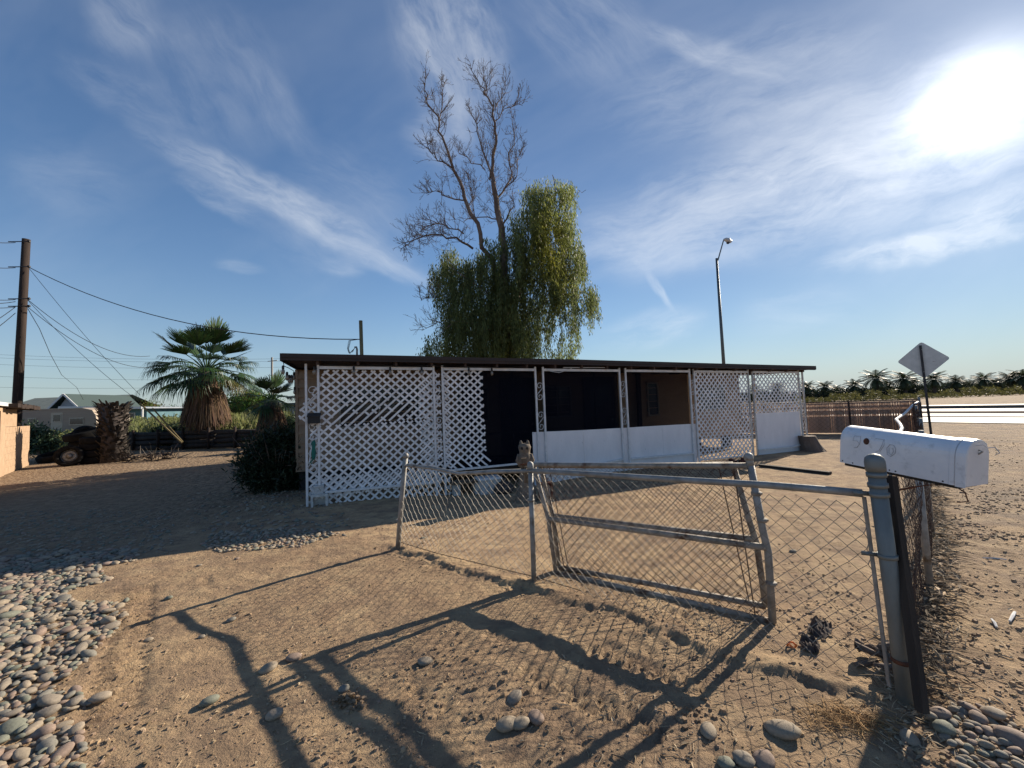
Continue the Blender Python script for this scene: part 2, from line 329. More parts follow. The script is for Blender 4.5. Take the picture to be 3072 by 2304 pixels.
def copy_tree(o, parent=None):
    c = o.copy(); col.objects.link(c)
    if parent: c.parent = parent
    for ch in list(o.children): copy_tree(ch, c)
    return c
nr = np.random.RandomState(5)

# ------------------------------------------------------------------ value noise and the ground height
_tab = np.random.RandomState(3).rand(256, 256)
def vnoise(x, y):
    xi = np.floor(x).astype(int); yi = np.floor(y).astype(int); fx = x-xi; fy = y-yi
    fx = fx*fx*(3-2*fx); fy = fy*fy*(3-2*fy)
    a = _tab[xi % 256, yi % 256]; b = _tab[(xi+1) % 256, yi % 256]; c = _tab[xi % 256, (yi+1) % 256]; d = _tab[(xi+1) % 256, (yi+1) % 256]
    return (a*(1-fx)+b*fx)*(1-fy)+(c*(1-fx)+d*fx)*fy-.5
P1, P2, P3, P4 = g(1190, 1640), g(1602, 1748), g(2318, 1872), g(2722, 2105)
HA, HB = Vector((-3.39, 6.42, 0)), Vector((7.84, 10.66, 0)); HU = (HB-HA).normalized(); HV = Vector((-HU.y, HU.x, 0))
def H(s, v=0.0, z=0.0): return HA+HU*s+HV*v+Vector((0, 0, z))
prints = [(nr.uniform(-.6, 1.3), nr.uniform(1.5, 2.9), nr.uniform(0, 3.14), nr.uniform(.5, 1)) for _ in range(46)] + \
         [(nr.uniform(-3.5, 4.5), nr.uniform(1.4, 7.5), nr.uniform(0, 3.14), nr.uniform(.4, .9)) for _ in range(110)] + \
         [(nr.uniform(2.4, 5.0), nr.uniform(2.0, 5), nr.uniform(0, 3.14), nr.uniform(.6, 1.1)) for _ in range(45)]
TRKS = [[g(408, 1760), g(398, 1850), g(372, 1950), g(350, 2060), g(322, 2160)], [g(1560, 2000), g(1700, 2070), g(1990, 2200)], [g(1760, 1935), g(2120, 2060)]]
TRK = TRKS[0]
def seg_sd(x, y, A, B):
    d = np.array([B.x-A.x, B.y-A.y]); ll = math.hypot(*d); d = d/ll
    t = (x-A.x)*d[0]+(y-A.y)*d[1]; n = -(x-A.x)*d[1]+(y-A.y)*d[0]
    return t/ll, n, t
def hgt(x, y):
    x = np.asarray(x, float); y = np.asarray(y, float); r = np.hypot(x, y-1)
    near = np.clip(1.4-r/28, 0, 1)
    z = near*(.008*vnoise(x*.7+9, y*.7)+.005*vnoise(x*2.1, y*2.1+40)+.008*vnoise(x*6+3, y*6)+.006*vnoise(x*15, y*15+7))
    fine = np.clip(1.5-r/6, 0, 1); z = z+fine*(.0045*vnoise(x*38, y*38)+.003*vnoise(x*80+5, y*80))
    # the dip in front of the porch
    s = (x-HA.x)*HU.x+(y-HA.y)*HU.y; t = (x-HA.x)*HV.x+(y-HA.y)*HV.y
    z = z-.12*np.exp(-((s-3.3)/1.7)**2-((t+.1)/.9)**2)
    z = z+.05*np.exp(-((s+.7)/.5)**2-((t-.6)/.5)**2)
    # lip of trampled soil along the front fence: the pavement side lies lower
    for A, B in ((P1, P2), (P2, P4)):
        q, n, tt = seg_sd(x, y, A, B)
        edge = n+.07+.16*vnoise(x*2.6, y*2.6)+.09*vnoise(x*8, y*8)+.05*vnoise(x*22, y*22)
        wq = np.clip((q+.12)/.12, 0, 1)*np.clip((1.06-q)/.06, 0, 1)
        z = z-wq*.026*np.clip(.5-edge/.05, 0, 1)*np.exp(-np.clip(-n, 0, 9)/.8)
        z = z+wq*(.003+.016*np.clip(vnoise(x*7+2, y*7)+.1, 0, 1))*np.exp(-((edge-.02)/.06)**2)+wq*.02*vnoise(x*30, y*30)*np.exp(-((edge+.03)/.09)**2)
    for (cx, cy, an, k) in prints:
        ii = np.nonzero((np.abs(x-cx) < .3) & (np.abs(y-cy) < .3))[0]
        if not len(ii): continue
        xx, y2 = x[ii]-cx, y[ii]-cy
        dx = xx*math.cos(an)+y2*math.sin(an); dy = -xx*math.sin(an)+y2*math.cos(an)
        e = (dx/.14)**2+(dy/.055)**2
        z[ii] += k*(-.010*np.exp(-e*1.2)+.006*np.exp(-(e-1.5)**2)+.0035*np.exp(-e)*np.sign(np.sin(dx*150)))
    # tyre tracks with lugs pressed into smoothed soil
    for ti, tr in enumerate(TRKS):
        wd = .095 if ti == 0 else .06
        for A, B in zip(tr[:-1], tr[1:]):
            q, n, tt = seg_sd(x, y, A, B); m = (q >= 0) & (q < 1) & (np.abs(n) < wd*1.3)
            lug = np.clip(np.sin(tt*2*math.pi/.075+(.9 if ti else .5)*np.abs(n)/wd*3.0+(n > 0)*1.2)*3, -1, 1)
            z = z+np.where(m, (-.012+.014*lug*np.clip((wd-np.abs(n))/.015, 0, 1))*(1 if ti == 0 else .8)-(z*.3 if ti == 0 else 0), 0)
    # churned footmarks in front of the gate
    cm = np.exp(-((x-.72)/.62)**2-((y-2.35)/.42)**2)+.6*np.exp(-((x+.3)/.5)**2-((y-2.0)/.3)**2)
    rdg = (np.abs(vnoise(x*11+1, y*11+6))+.6*np.abs(vnoise(x*23+4, y*19)))
    z = z+cm*(.027*(rdg-.22))
    # soft bank under the street fence
    return z
def hz(x, y): return float(hgt(np.array([x]), np.array([y]))[0])
def onground(x, y, dz=0.0):
    p = g(x, y)
    for _ in range(3): p = g(x, y, hz(p.x, p.y))
    return Vector((p.x, p.y, hz(p.x, p.y)+dz))
def G(x, y, dz=0.0): return Vector((x, y, hz(x, y)+dz))

# ================================================================== GROUND
def axis(lo, hi, step, grow, far):
    a = list(np.arange(lo, hi, step)); s_ = step; x = hi
    while x < far: a.append(x); s_ *= grow; x += s_
    a.append(far); s_ = step; x = lo-step; b = []
    while x > -far: b.append(x); s_ *= grow; x -= s_
    b.append(-far); return np.array(b[::-1]+a)
xs = axis(-3.6, 3.6, .022, 1.035, 3000); ya = axis(1.2, 4.6, .018, 1.022, 3000); ys = ya[ya > -3000.1]
ys = np.concatenate([[-3000, -800, -200, -60, -20, -8, -3, -1, 0, .5, .8, 1.0, 1.1], ya[ya >= 1.19]])
X, Y = np.meshgrid(xs, ys); Z = hgt(X.ravel(), Y.ravel())
nx, ny = len(xs), len(ys); ZG = Z.reshape(ny, nx)
def hz(x, y):
    i_ = min(max(int(np.searchsorted(xs, x))-1, 0), nx-2); j_ = min(max(int(np.searchsorted(ys, y))-1, 0), ny-2)
    u = (x-xs[i_])/(xs[i_+1]-xs[i_]); v = (y-ys[j_])/(ys[j_+1]-ys[j_])
    return float((ZG[j_, i_]*(1-u)+ZG[j_, i_+1]*u)*(1-v)+(ZG[j_+1, i_]*(1-u)+ZG[j_+1, i_+1]*u)*v)
me = bpy.data.meshes.new('ground'); me.vertices.add(nx*ny)
me.vertices.foreach_set('co', np.stack([X.ravel(), Y.ravel(), Z], 1).astype(np.float32).ravel())
i, j = np.meshgrid(np.arange(nx-1), np.arange(ny-1)); a = (j*nx+i).ravel(); q = np.stack([a, a+1, a+nx+1, a+nx], 1).astype(np.int32)
me.loops.add(q.size); me.loops.foreach_set('vertex_index', q.ravel()); me.polygons.add(len(q))
me.polygons.foreach_set('loop_start', np.arange(0, q.size, 4, dtype=np.int32)); me.polygons.foreach_set('loop_total', np.full(len(q), 4, np.int32))
me.update(calc_edges=True)
def ground_material():
    m = bpy.data.materials.new('desert_dirt'); m.use_nodes = True; t = m.node_tree; n = t.nodes; l = t.links; b = n['Principled BSDF']
    b.inputs['Roughness'].default_value = .95; b.inputs['Specular IOR Level'].default_value = .15
    co = n.new('ShaderNodeTexCoord')
    def nz(scale, lo, hi, det=8, ro=.62, st=(1, 1, 1), off=0, dist=0):
        mp = n.new('ShaderNodeMapping'); mp.inputs['Scale'].default_value = st; mp.inputs['Location'].default_value = (off, off, 0); l.new(co.outputs['Object'], mp.inputs[0])
        a = n.new('ShaderNodeTexNoise'); a.inputs['Scale'].default_value = scale; a.inputs['Detail'].default_value = det; a.inputs['Roughness'].default_value = ro; a.inputs['Distortion'].default_value = dist
        l.new(mp.outputs[0], a.inputs['Vector']); r = n.new('ShaderNodeMapRange'); r.inputs['From Min'].default_value = lo; r.inputs['From Max'].default_value = hi
        l.new(a.outputs['Fac'], r.inputs['Value']); return r.outputs[0], a
    def mix(f, A, B, mode='MIX'):
        x = n.new('ShaderNodeMix'); x.data_type = 'RGBA'; x.blend_type = mode
        if isinstance(f, float): x.inputs['Factor'].default_value = f
        else: l.new(f, x.inputs['Factor'])
        for k, s_ in (('A', A), ('B', B)):
            if isinstance(s_, tuple): x.inputs[k].default_value = s_+(1,)
            else: l.new(s_, x.inputs[k])
        return x.outputs['Result']
    def mul(a, b_):
        x = n.new('ShaderNodeMath'); x.operation = 'MULTIPLY'
        for k, s_ in enumerate((a, b_)):
            if isinstance(s_, float): x.inputs[k].default_value = s_
            else: l.new(s_, x.inputs[k])
        return x.outputs[0]
    c = mix(nz(.8, .35, .65)[0], (.45, .315, .185), (.375, .25, .15))
    c = mix(nz(3.2, .42, .64, off=7)[0], c, (.49, .355, .21))
    dk, _ = nz(2.1, .46, .64, 9, .70, (1, 1.6, 1), 3, .5); c = mix(mul(dk, .85), c, (.235, .165, .115))
    fine, _ = nz(45, .5, .72, 6, .7, off=2); c = mix(mul(fine, .32), c, (.20, .145, .10))
    fl, _ = nz(90, .60, .74, 3, .6, off=5); c = mix(mul(fl, .35), c, (.50, .40, .28))
    # darker loose soil on the street side (x beyond the fence line) and gravelly yard to the left
    sp_ = n.new('ShaderNodeSeparateXYZ'); l.new(co.outputs['Object'], sp_.inputs[0])
    def reg(expr_a, expr_b, c0, lo, hi):           # a*x + b*y + c0
        x = n.new('ShaderNodeMath'); x.operation = 'MULTIPLY'; l.new(sp_.outputs[0], x.inputs[0]); x.inputs[1].default_value = expr_a
        y = n.new('ShaderNodeMath'); y.operation = 'MULTIPLY_ADD'; l.new(sp_.outputs[1], y.inputs[0]); y.inputs[1].default_value = expr_b; l.new(x.outputs[0], y.inputs[2])
        r = n.new('ShaderNodeMapRange'); r.inputs['From Min'].default_value = lo-c0; r.inputs['From Max'].default_value = hi-c0; l.new(y.outputs[0], r.inputs['Value']); return r.outputs[0]
    soil = reg(1.0, -.62, 0, 1.3, 2.6); sn, _ = nz(1.3, .38, .62, 8, .7, (1.5, 1, 1), 11)
    c = mix(mul(mul(soil, sn), .85), c, (.17, .135, .105))
    lot = reg(-.6, -.8, 0, -2, -4)                 # fades in only far away: left as bare ground
    gv = n.new('ShaderNodeTexVoronoi'); gv.inputs['Scale'].default_value = 13; l.new(co.outputs['Object'], gv.inputs['Vector'])
    yard = reg(-1.0, .25, 0, 5.2, 6.6)
    gcol = mix(gv.outputs['Color'], (.30, .23, .16), (.56, .45, .32))
    bw = n.new('ShaderNodeSeparateColor'); l.new(gv.outputs['Color'], bw.inputs[0]); gcol = mix(bw.outputs[0], (.11, .08, .055), (.31, .23, .155))  # gravel tones darkened to deepen the house shade at left
    c = mix(mul(yard, .7), c, gcol)
    side = reg(-.605, -.796, 0, -2.78, -2.5); mo, _ = nz(1.7, .30, .60, 8, .66, off=21)
    c = mix(mul(mul(side, mo), .6), c, (.225, .155, .10))
    rt_ = reg(.8, -.5, 0, -1.6, .4); c = mix(mul(rt_, .22), c, (.22, .165, .12))
    st, _ = nz(5.5, .48, .63, 9, .72, (1, 1, 1), 31, .4); c = mix(mul(st, .6), c, (.17, .115, .08))
    l.new(c, b.inputs['Base Color'])
    h1 = nz(30, 0., 1., 10, .72)[0]; h2 = nz(140, 0., 1., 4, .6, off=9)[0]; h3 = nz(7, 0., 1., 8, .68, off=4)[0]
    s1 = n.new('ShaderNodeMath'); s1.operation = 'MULTIPLY_ADD'; l.new(h2, s1.inputs[0]); s1.inputs[1].default_value = .3; l.new(h1, s1.inputs[2])
    s2 = n.new('ShaderNodeMath'); s2.operation = 'MULTIPLY_ADD'; l.new(h3, s2.inputs[0]); s2.inputs[1].default_value = 2.2; l.new(s1.outputs[0], s2.inputs[2])
    gh = mul(mul(gv.outputs['Distance'], yard), -2.0); s3 = n.new('ShaderNodeMath'); s3.operation = 'ADD'; l.new(s2.outputs[0], s3.inputs[0]); l.new(gh, s3.inputs[1])
    bp = n.new('ShaderNodeBump'); bp.inputs['Strength'].default_value = .7; bp.inputs['Distance'].default_value = .03; l.new(s3.outputs[0], bp.inputs['Height'])
    l.new(bp.outputs[0], b.inputs['Normal']); return m
gr = finish(me, 'ground', ground_material(), None, True, (0, 0, 0)); tag(gr, 'dry trampled tan dirt yard', 'ground', kind='structure')

# road: pale glaring pavement beyond the yard
rn1, rn2 = g(2788, 1268), g(3072, 1274); rd = Vector((.47, -.883, 0)); rp = Vector((.883, .47, 0))
mb = MB(); A = rn1-rd*90; W_ = 27.0
def strip(o0, o1, z):
    b0 = A+rp*o0; b1 = A+rp*o1; e = rd*190
    return [b0+Vector((0, 0, z)), b1+Vector((0, 0, z)), b1+e+Vector((0, 0, z)), b0+e+Vector((0, 0, z))]
mb.add(strip(0, W_, .03), [(0, 3, 2, 1)]); road = mb.build('road', M['asphalt'], None, origin=(0, 0, 0)); tag(road, 'pale glaring road pavement past the corner', 'road', kind='structure')
mb = MB()
oo = lambda y: (g(2930, y)-A).dot(rp)
for o0, o1 in ((oo(1253.5), oo(1250.5)), (oo(1242), oo(1235))): mb.add(strip(o0, o1, .036), [(0, 3, 2, 1)])
sm = mb.build('road_marking', M['stripe'], None, origin=(0, 0, 0)); tag(sm, 'dark worn bands along the pale road', 'road marking', kind='structure')
mb = MB(); k = strip(oo(1226), oo(1226)+.5, .04); mb.add(k+[p+Vector((0, 0, .18)) for p in k], [(0, 1, 2, 3), (4, 7, 6, 5), (0, 4, 5, 1), (1, 5, 6, 2), (2, 6, 7, 3), (3, 7, 4, 0)])
kb = mb.build('kerb', M['stripe'], None, origin=(0, 0, 0)); tag(kb, 'dark median kerb in the road', 'kerb', kind='structure')

# ================================================================== HOUSE WITH SCREENED PORCH
house = thing('mobile_home', 'long low tan mobile home with white lattice and screened porch under a brown flat roof', 'house', H(0, 0, 0))
D = 1.5                                              # porch depth
WZ = .37
def hbox(mb, s0, s1, v0, v1, z0, z1):
    pts = [H(s, v, z) for s in (s0, s1) for v in (v0, v1) for z in (z0, z1)]
    return mb.add(pts, [(0, 1, 3, 2), (4, 6, 7, 5), (0, 4, 5, 1), (2, 3, 7, 6), (0, 2, 6, 4), (1, 5, 7, 3)])
# siding courses: each course a thin sloping board, front wall and both end walls
S0, S1, BACK = -.34, 11.46, D+3.6
mb = MB(); rows = 11; ch = (2.36-WZ)/rows
for k in range(rows):
    z0 = WZ+k*ch; z1 = z0+ch
    for (pa, pb, nrm) in ((H(S0, D), H(S1, D), -HV), (H(S0, BACK), H(S0, D), -HU), (H(S1, D), H(S1, BACK), HU), (H(S1, BACK), H(S0, BACK), HV)):
        o1 = nrm*.034; o2 = nrm*.002
        v4 = [pa+o1+Vector((0, 0, z0)), pb+o1+Vector((0, 0, z0)), pb+o2+Vector((0, 0, z1)), pa+o2+Vector((0, 0, z1)), pa+Vector((0, 0, z0)), pb+Vector((0, 0, z0))]
        mb.add(v4, [(0, 1, 2, 3), (4, 5, 1, 0)])
mb.build('siding_wall', M['siding'], house)
mb = MB()                                            # corner trims of the shingle-like siding
for s in (S0, S1): mb = MB(); hbox(mb, s-.012, s+.035, D-.034, D+.04, WZ, 2.36); mb.build('corner_trim', M['siding'], house)
mb = MB(); hbox(mb, S0+.03, 6.2, D+.05, BACK-.05, -.15, WZ); mb.build('skirting', M['dark'], house)
mb = MB(); hbox(mb, S0+.03, S1-.02, D+.02, BACK-.02, WZ+.02, WZ+.1)
for s in (7.2, 8.6, 10.0, 11.2):
    for v in (D+.2, BACK-.4): hbox(mb, s-.1, s+.1, v, v+.2, -.05, WZ+.02)
mb.build('floor_frame', M['dark'], house)
# porch deck seen through lattice: raised dark floor over the left two thirds
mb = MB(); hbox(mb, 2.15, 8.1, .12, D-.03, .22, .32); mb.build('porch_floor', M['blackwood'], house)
# roof
mb = MB(); VB = BACK+.25; 
def rz_(s): return 2.35-(s+.3)*(2.35-2.14)/12.67
RS0, RS1 = -.30, 12.38
sv = [RS0+(RS1-RS0)*k/12 for k in range(13)]
for s_a, s_b in zip(sv[:-1], sv[1:]):
    pts = [H(s, v, rz_(s)+(0.045 if v > 0 else 0)+dz) for s in (s_a, s_b) for v in (-.12, VB if s_a < 11.5 else D+.3) for dz in (.03, .09)]
    mb.add(pts, [(0, 1, 3, 2), (4, 6, 7, 5), (0, 4, 5, 1), (2, 3, 7, 6), (0, 2, 6, 4), (1, 5, 7, 3)])
roof = mb.build('roof', M['under'], house)
mb = MB()
for s_a, s_b in zip(sv[:-1], sv[1:]):
    wob = [.0, .004, .008, .006, .012, .016, .012, .010, .006, .003, 0, 0, 0]
    ia, ib = sv.index(s_a), sv.index(s_b)
    for (dz0, dz1, o0, o1) in ((.0, .045, -.155, -.12), (.045, .11, -.17, -.12)):
        pts = [H(s, v, rz_(s)+dz+wb) for s, wb in ((s_a, wob[ia]), (s_b, wob[ib])) for v in (o0, o1) for dz in (dz0, dz1)]
        mb.add(pts, [(0, 1, 3, 2), (4, 6, 7, 5), (0, 4, 5, 1), (2, 3, 7, 6), (0, 2, 6, 4), (1, 5, 7, 3)])
mb.build('front_fascia', M['fascia'], roof)
mb = MB()
mb.bar(H(RS0-.012, -.155, 2.40), H(RS0-.012, VB, 2.45), .03, .12).build('side_fascia', M['fascia'], roof); MB().bar(H(RS1+.012, -.155, 2.19), H(RS1+.012, D+.3, 2.235), .03, .07).build('side_fascia', M['fascia'], roof)
mb = MB()
for k in range(20):
    s = .2+k*.62
    mb.bar(H(s, -.10, rz_(s)-.015), H(s, D, rz_(s)+.03), .04, .075)
mb.build('rafter', M['under'], roof)
# header beam segments, posts with wrought iron scrolls
def hd(s): return 2.30-.0135*s
pairs = [(.02, .20), (2.10, 2.26), (4.13, 4.30), (6.14, 6.30), (8.11, 8.25), (10.02, 10.17), (11.90, 12.06)]
for (a, b) in zip(pairs[:-1], pairs[1:]):
    mb = MB(); mb.bar(H(a[1]+.02, 0, hd(a[1])-.05), H(b[0]-.02, 0, hd(b[0])-.05), .035, .05); mb.build('header_rail', M['white'], house)
def spiral(c, r0, r1, a0, turns, n=22):              # in the (s,z) plane
    return [(c[0]+(r0+(r1-r0)*k/n)*math.cos(a0+turns*2*math.pi*k/n), c[1]+(r0+(r1-r0)*k/n)*math.sin(a0+turns*2*math.pi*k/n)) for k in range(n+1)]
def scroll_pts(sc_, zc, h, w_):
    # an S: upper curl opening left, lower curl opening right
    r_ = w_*.46; top = spiral((sc_, zc+h/2-r_), r_*.22, r_, R(60), -1.25, 26); bot = spiral((sc_, zc-h/2+r_), r_*.22, r_, R(240), -1.25, 26)
    return top+bot[::-1]
for k, (a, b) in enumerate(pairs):
    zb = [0, 0, -.1, -.04, 0, 0, 0][k]
    p = MB().bar(H(a, 0, hz(*H(a).xy)+.0 if k else 0), H(a, 0, hd(a)+.01), .034, .034, up=HV)
    post = p.build('porch_post', M['oldwhite'] if k in (5, 6) else M['white'], house)
    zlow = .32 if k == 0 else (-.02 if k > 1 else -.12)
    MB().bar(H(b, 0, zlow), H(b, 0, hd(b)+.01), .034, .034, up=HV).build('second_tube', M['oldwhite'] if k in (5, 6) else M['white'], post)
    m_ = (a+b)/2; wd = b-a
    for (zc, h_) in ((1.76, .37), (1.17, .38)) if k in (2, 3, 4) else ((1.75, .40), (1.15, .40), (.72, .42)):
        pts = scroll_pts(m_, zc, h_, wd*.98)
        MB().tube([H(s, 0, z) for s, z in pts], .0065, 5).build('iron_scroll', M['white'], post)
# white board panels below the screens
def panel(s0, s1, z0, z1, v, m, seams=()):
    mb = MB(); xs_ = [s0]+list(seams)+[s1]
    for a, b in zip(xs_[:-1], xs_[1:]): hbox(mb, a+.002, b-.002, v, v+.012, z0, z1)
    return mb.build('board_panel', m, house)
def panelpoly(pts, v, m):
    return MB().prism([H(s, v, z) for s, z in pts], HV*.012).build('board_panel', m, house)
panelpoly([(4.03, -.30), (5.18, -.25), (5.18, .925), (4.03, .95)], .03, M['panel']); panelpoly([(5.184, -.25), (6.30, -.2), (6.30, .915), (5.184, .925)], .03, M['panel'])
panelpoly([(6.305, -.2), (7.25, -.13), (7.25, .91), (6.305, .915)], .032, M['panel']); panelpoly([(7.254, -.13), (8.24, -.06), (8.24, .90), (7.254, .91)], .032, M['panel'])
panelpoly([(10.19, -.05), (11.9, -.05), (11.9, 1.05), (10.19, 1.06)], .03, M['panel'])
for (s0, z0, s1, z1) in ((4.32, .10, 6.12, .25), (6.32, .24, 8.09, .22), (10.19, .14, 11.4, .12), (11.4, .12, 11.89, .17), (.28, .20, 2.08, .175), (2.28, .36, 4.11, .365)):
    MB().bar(H(s0, -.012, z0), H(s1, -.012, z1), .035, .035).build('lower_rail', M['white'], house)
MB().bar(H(8.27, .01, .045), H(10.0, .01, .03), .02, .03).build('lower_rail', M['white'], house)
# dark screens
ms = bpy.data.materials.new('insect_screen'); ms.use_nodes = True; t_ = ms.node_tree; pb = t_.nodes['Principled BSDF']; pb.inputs['Base Color'].default_value = (.006, .007, .013, 1); pb.inputs['Roughness'].default_value = .9; pb.inputs['Specular IOR Level'].default_value = 0
trn = t_.nodes.new('ShaderNodeBsdfTransparent'); mxs = t_.nodes.new('ShaderNodeMixShader'); mxs.inputs[0].default_value = .62
t_.links.new(trn.outputs[0], mxs.inputs[1]); t_.links.new(pb.outputs[0], mxs.inputs[2]); t_.links.new(mxs.outputs[0], t_.nodes['Material Output'].inputs[0])
ms2 = ms.copy(); ms2.name = 'lit_bay_insect_screen'; [n_ for n_ in ms2.node_tree.nodes if n_.type == 'MIX_SHADER'][0].inputs[0].default_value = .45  # more see-through copy of the screen so the last bay looks lit inside
for s0, s1, z0, z1 in ((2.62, 4.11, .36, 2.20), (4.32, 6.12, .85, 2.18), (6.32, 8.09, .85, 2.15)):
    mb = MB(); hbox(mb, s0, s1, .055, .058, z0, z1); mb.build('insect_screen', ms if s0 < 6 else ms2, house)
for s, z0 in ((3.04, .36), (3.66, .36), (5.55, .9)): MB().bar(H(s, .08, z0), H(s+.0, .08, 2.2), .03, .03, up=HV).build('screen_stud', M['screenframe'], house)
MB().bar(H(2.9, .075, .97), H(4.1, .075, .97), .03, .04).build('screen_stud', M['screenframe'], house)
# windows and doors on the house wall
def window(s0, s1, z0, z1, g_, mull=()):
    mb = MB()
    for (a, b, c, d) in ((s0-.04, s0, z0-.04, z1+.04), (s1, s1+.04, z0-.04, z1+.04), (s0, s1, z0-.04, z0), (s0, s1, z1, z1+.04)): hbox(mb, a, b, D-.055, D-.002, c, d)
    for q in mull: hbox(mb, q-.015, q+.015, D-.045, D-.032, z0, z1)
    fr_ = mb.build('window', M['frame'], house)
    mb = MB(); hbox(mb, s0, s1, D-.031, D-.03, z0, z1); mb.build('pane', g_, fr_)
window(.46, 2.0, 1.20, 1.95, M['glass'], (1.2,)); window(8.1, 8.40, 1.10, 1.94, M['blueglass'])
window(9.95, 10.85, 1.17, 1.85, M['blueglass'], (10.4,)); window(2.85, 3.55, 1.2, 1.9, M['blueglass'], (3.2,)); window(5.0, 5.7, 1.2, 1.9, M['glass'], (5.35,))
for s0, s1 in ((3.92, 4.72), (6.15, 6.95)):
    mb = MB(); hbox(mb, s0, s1, D-.06, D-.03, .34, 2.08); d_ = mb.build('door', M['door'], house)
    mb = MB()
    for (a, b, c, d) in ((s0-.06, s0, .34, 2.14), (s1, s1+.06, .34, 2.14), (s0, s1, 2.08, 2.14)): hbox(mb, a, b, D-.07, D-.002, c, d)
    mb.build('door_frame', M['screenframe'], d_)
    mb = MB(); hbox(mb, s0+.14, s1-.14, D-.064, D-.0605, 1.25, 1.9); mb.build('door_window', M['blueglass'], d_)
    MB().lathe([(.02, 0), (.032, .02), (.02, .045)], H(s1-.08, D-.11, 1.05), 10, Matrix.Rotation(math.pi/2, 3, 'X')).build('handle', M['frame'], d_)
mb = MB(); mb.bar(H(7.72, D-.1, .6), H(7.75, D-.1, 2.3), .12, .05, up=HV); mb.build('corner_board', M['dark'], house)

# ------------------------------------------------------------------ lattice panels
def clip(poly, p, d):
    ts = []
    for (x0, y0), (x1, y1) in zip(poly, poly[1:]+poly[:1]):
        den = d[0]*(y1-y0)-d[1]*(x1-x0)
        if abs(den) < 1e-9: continue
        t = ((x0-p[0])*(y1-y0)-(y0-p[1])*(x1-x0))/den; q = ((x0-p[0])*d[1]-(y0-p[1])*d[0])/den
        if 0 <= q < 1: ts.append(t)
    ts.sort(); return list(zip(ts[::2], ts[1::2]))
def lattice(poly, v, pitch=.1, wd=.033, th=.006, ang=(43, -43), phase=0.0, m='lattice', skip=None, rag=.0, seed=1, name='lattice_panel'):
    r_ = random.Random(seed); mb = MB(); cs = [sum(p[k] for p in poly)/len(poly) for k in (0, 1)]
    rad = max(math.hypot(p[0]-cs[0], p[1]-cs[1]) for p in poly)
    for fam, an in enumerate(ang):
        a = R(an); d = (math.cos(a), math.sin(a)); nn = (-d[1], d[0]); k = -int(rad/pitch)-1
        while k*pitch < rad+pitch:
            o = k*pitch+phase; p = (cs[0]+nn[0]*o, cs[1]+nn[1]*o); k += 1
            for t0, t1 in clip(poly, p, d):
                segs = [(t0-r_.uniform(0, rag), t1+r_.uniform(0, rag))]
                if skip: segs = skip(fam, p, d, segs, r_)
                for (u0, u1) in segs:
                    if u1-u0 < .03: continue
                    off = v+fam*(th+.0015)+r_.uniform(-.001, .001); j_ = r_.uniform(-.003, .003)
                    A_ = H(p[0]+d[0]*u0, off, p[1]+d[1]*u0+j_); B_ = H(p[0]+d[0]*u1, off, p[1]+d[1]*u1+j_)
                    mb.bar(A_, B_, th, wd, up=HU.cross(HV) if False else (HU*nn[0]+Vector((0, 0, nn[1]))))
    return mb.build(name, M[m], house)
def hole_skip(fam, p, d, segs, r_):                  # broken "\" slats behind the upper left panel
    if fam == 0: return segs
    out = []
    for (a, b) in segs:
        k = a
        while k < b:                                 # cut into pieces between crossings; those in the broken zone drop out
            e = min(b, k+.1); ms_, mz = p[0]+d[0]*(k+e)/2, p[1]+d[1]*(k+e)/2
            inh = ((ms_-1.02)/.62)**2+((mz-1.43-.1*(ms_-1))/.20)**2 < 1.15 and r_.random() < .86
            if not inh:
                if out and abs(out[-1][1]-k) < 1e-6: out[-1] = (out[-1][0], e)
                else: out.append((k, e))
            k = e
    return out
lattice([(.30, 2.20), (2.20, 2.18), (2.22, 1.33), (.10, 1.30), (-.08, 1.42), (-.05, 1.62), (.12, 1.82)], .03, ang=(42, -42), skip=hole_skip, rag=.03, seed=4)
lattice([(.08, 1.27), (2.2, 1.30), (2.24, .18), (.10, .10), (.03, .45)], .016, ang=(43, -43), phase=.03, rag=.02, seed=5)
lattice([(.10, .42), (2.15, .42), (2.22, -.12), (1.4, -.13), (.40, -.07), (.02, .05)], .055, ang=(44, -44), phase=.06, rag=.02, seed=6)
lattice([(1.85, 2.1), (2.1, 2.05), (2.1, .5), (1.9, .4)], .075, ang=(38, -52), phase=.02, rag=.05, seed=8, wd=.03)
def rip(fam, p, d, segs, r_):
    out = []
    for (a, b) in segs:
        mz = p[1]+d[1]*b
        out.append((a, b+(.14 if fam == 1 and mz < .75 and r_.random() < .5 else 0)))
    return out
lattice([(2.27, 2.20), (3.02, 2.19), (3.03, .95), (3.05, .62), (2.9, .42), (2.62, .50), (2.5, .38), (2.3, .42)], .02, ang=(42, -42), phase=.01, rag=.035, seed=7, skip=rip)
lattice([(2.27, 2.1), (2.36, 2.1), (2.36, -.1), (2.27, -.1)], .05, seed=12, rag=.02)
lattice([(8.27, 2.14), (10.0, 2.12), (10.0, -.02), (8.27, .02)], .015, pitch=.098, ang=(47, -47), seed=9, rag=.0)
lattice([(10.19, 2.09), (11.98, 2.06), (12.0, 1.05), (10.19, 1.06)], .02, pitch=.1, ang=(46, -46), seed=10)
# right end of the porch: lattice side and small tubes
mb = MB(); mb.bar(H(12.05, 1.4, 0), H(12.05, 1.4, 2.12), .035, .035, up=HV); mb.bar(H(12.05, .02, 1.06), H(12.05, 1.4, 1.06), .03, .03)
mb.build('end_frame', M['oldwhite'], house)

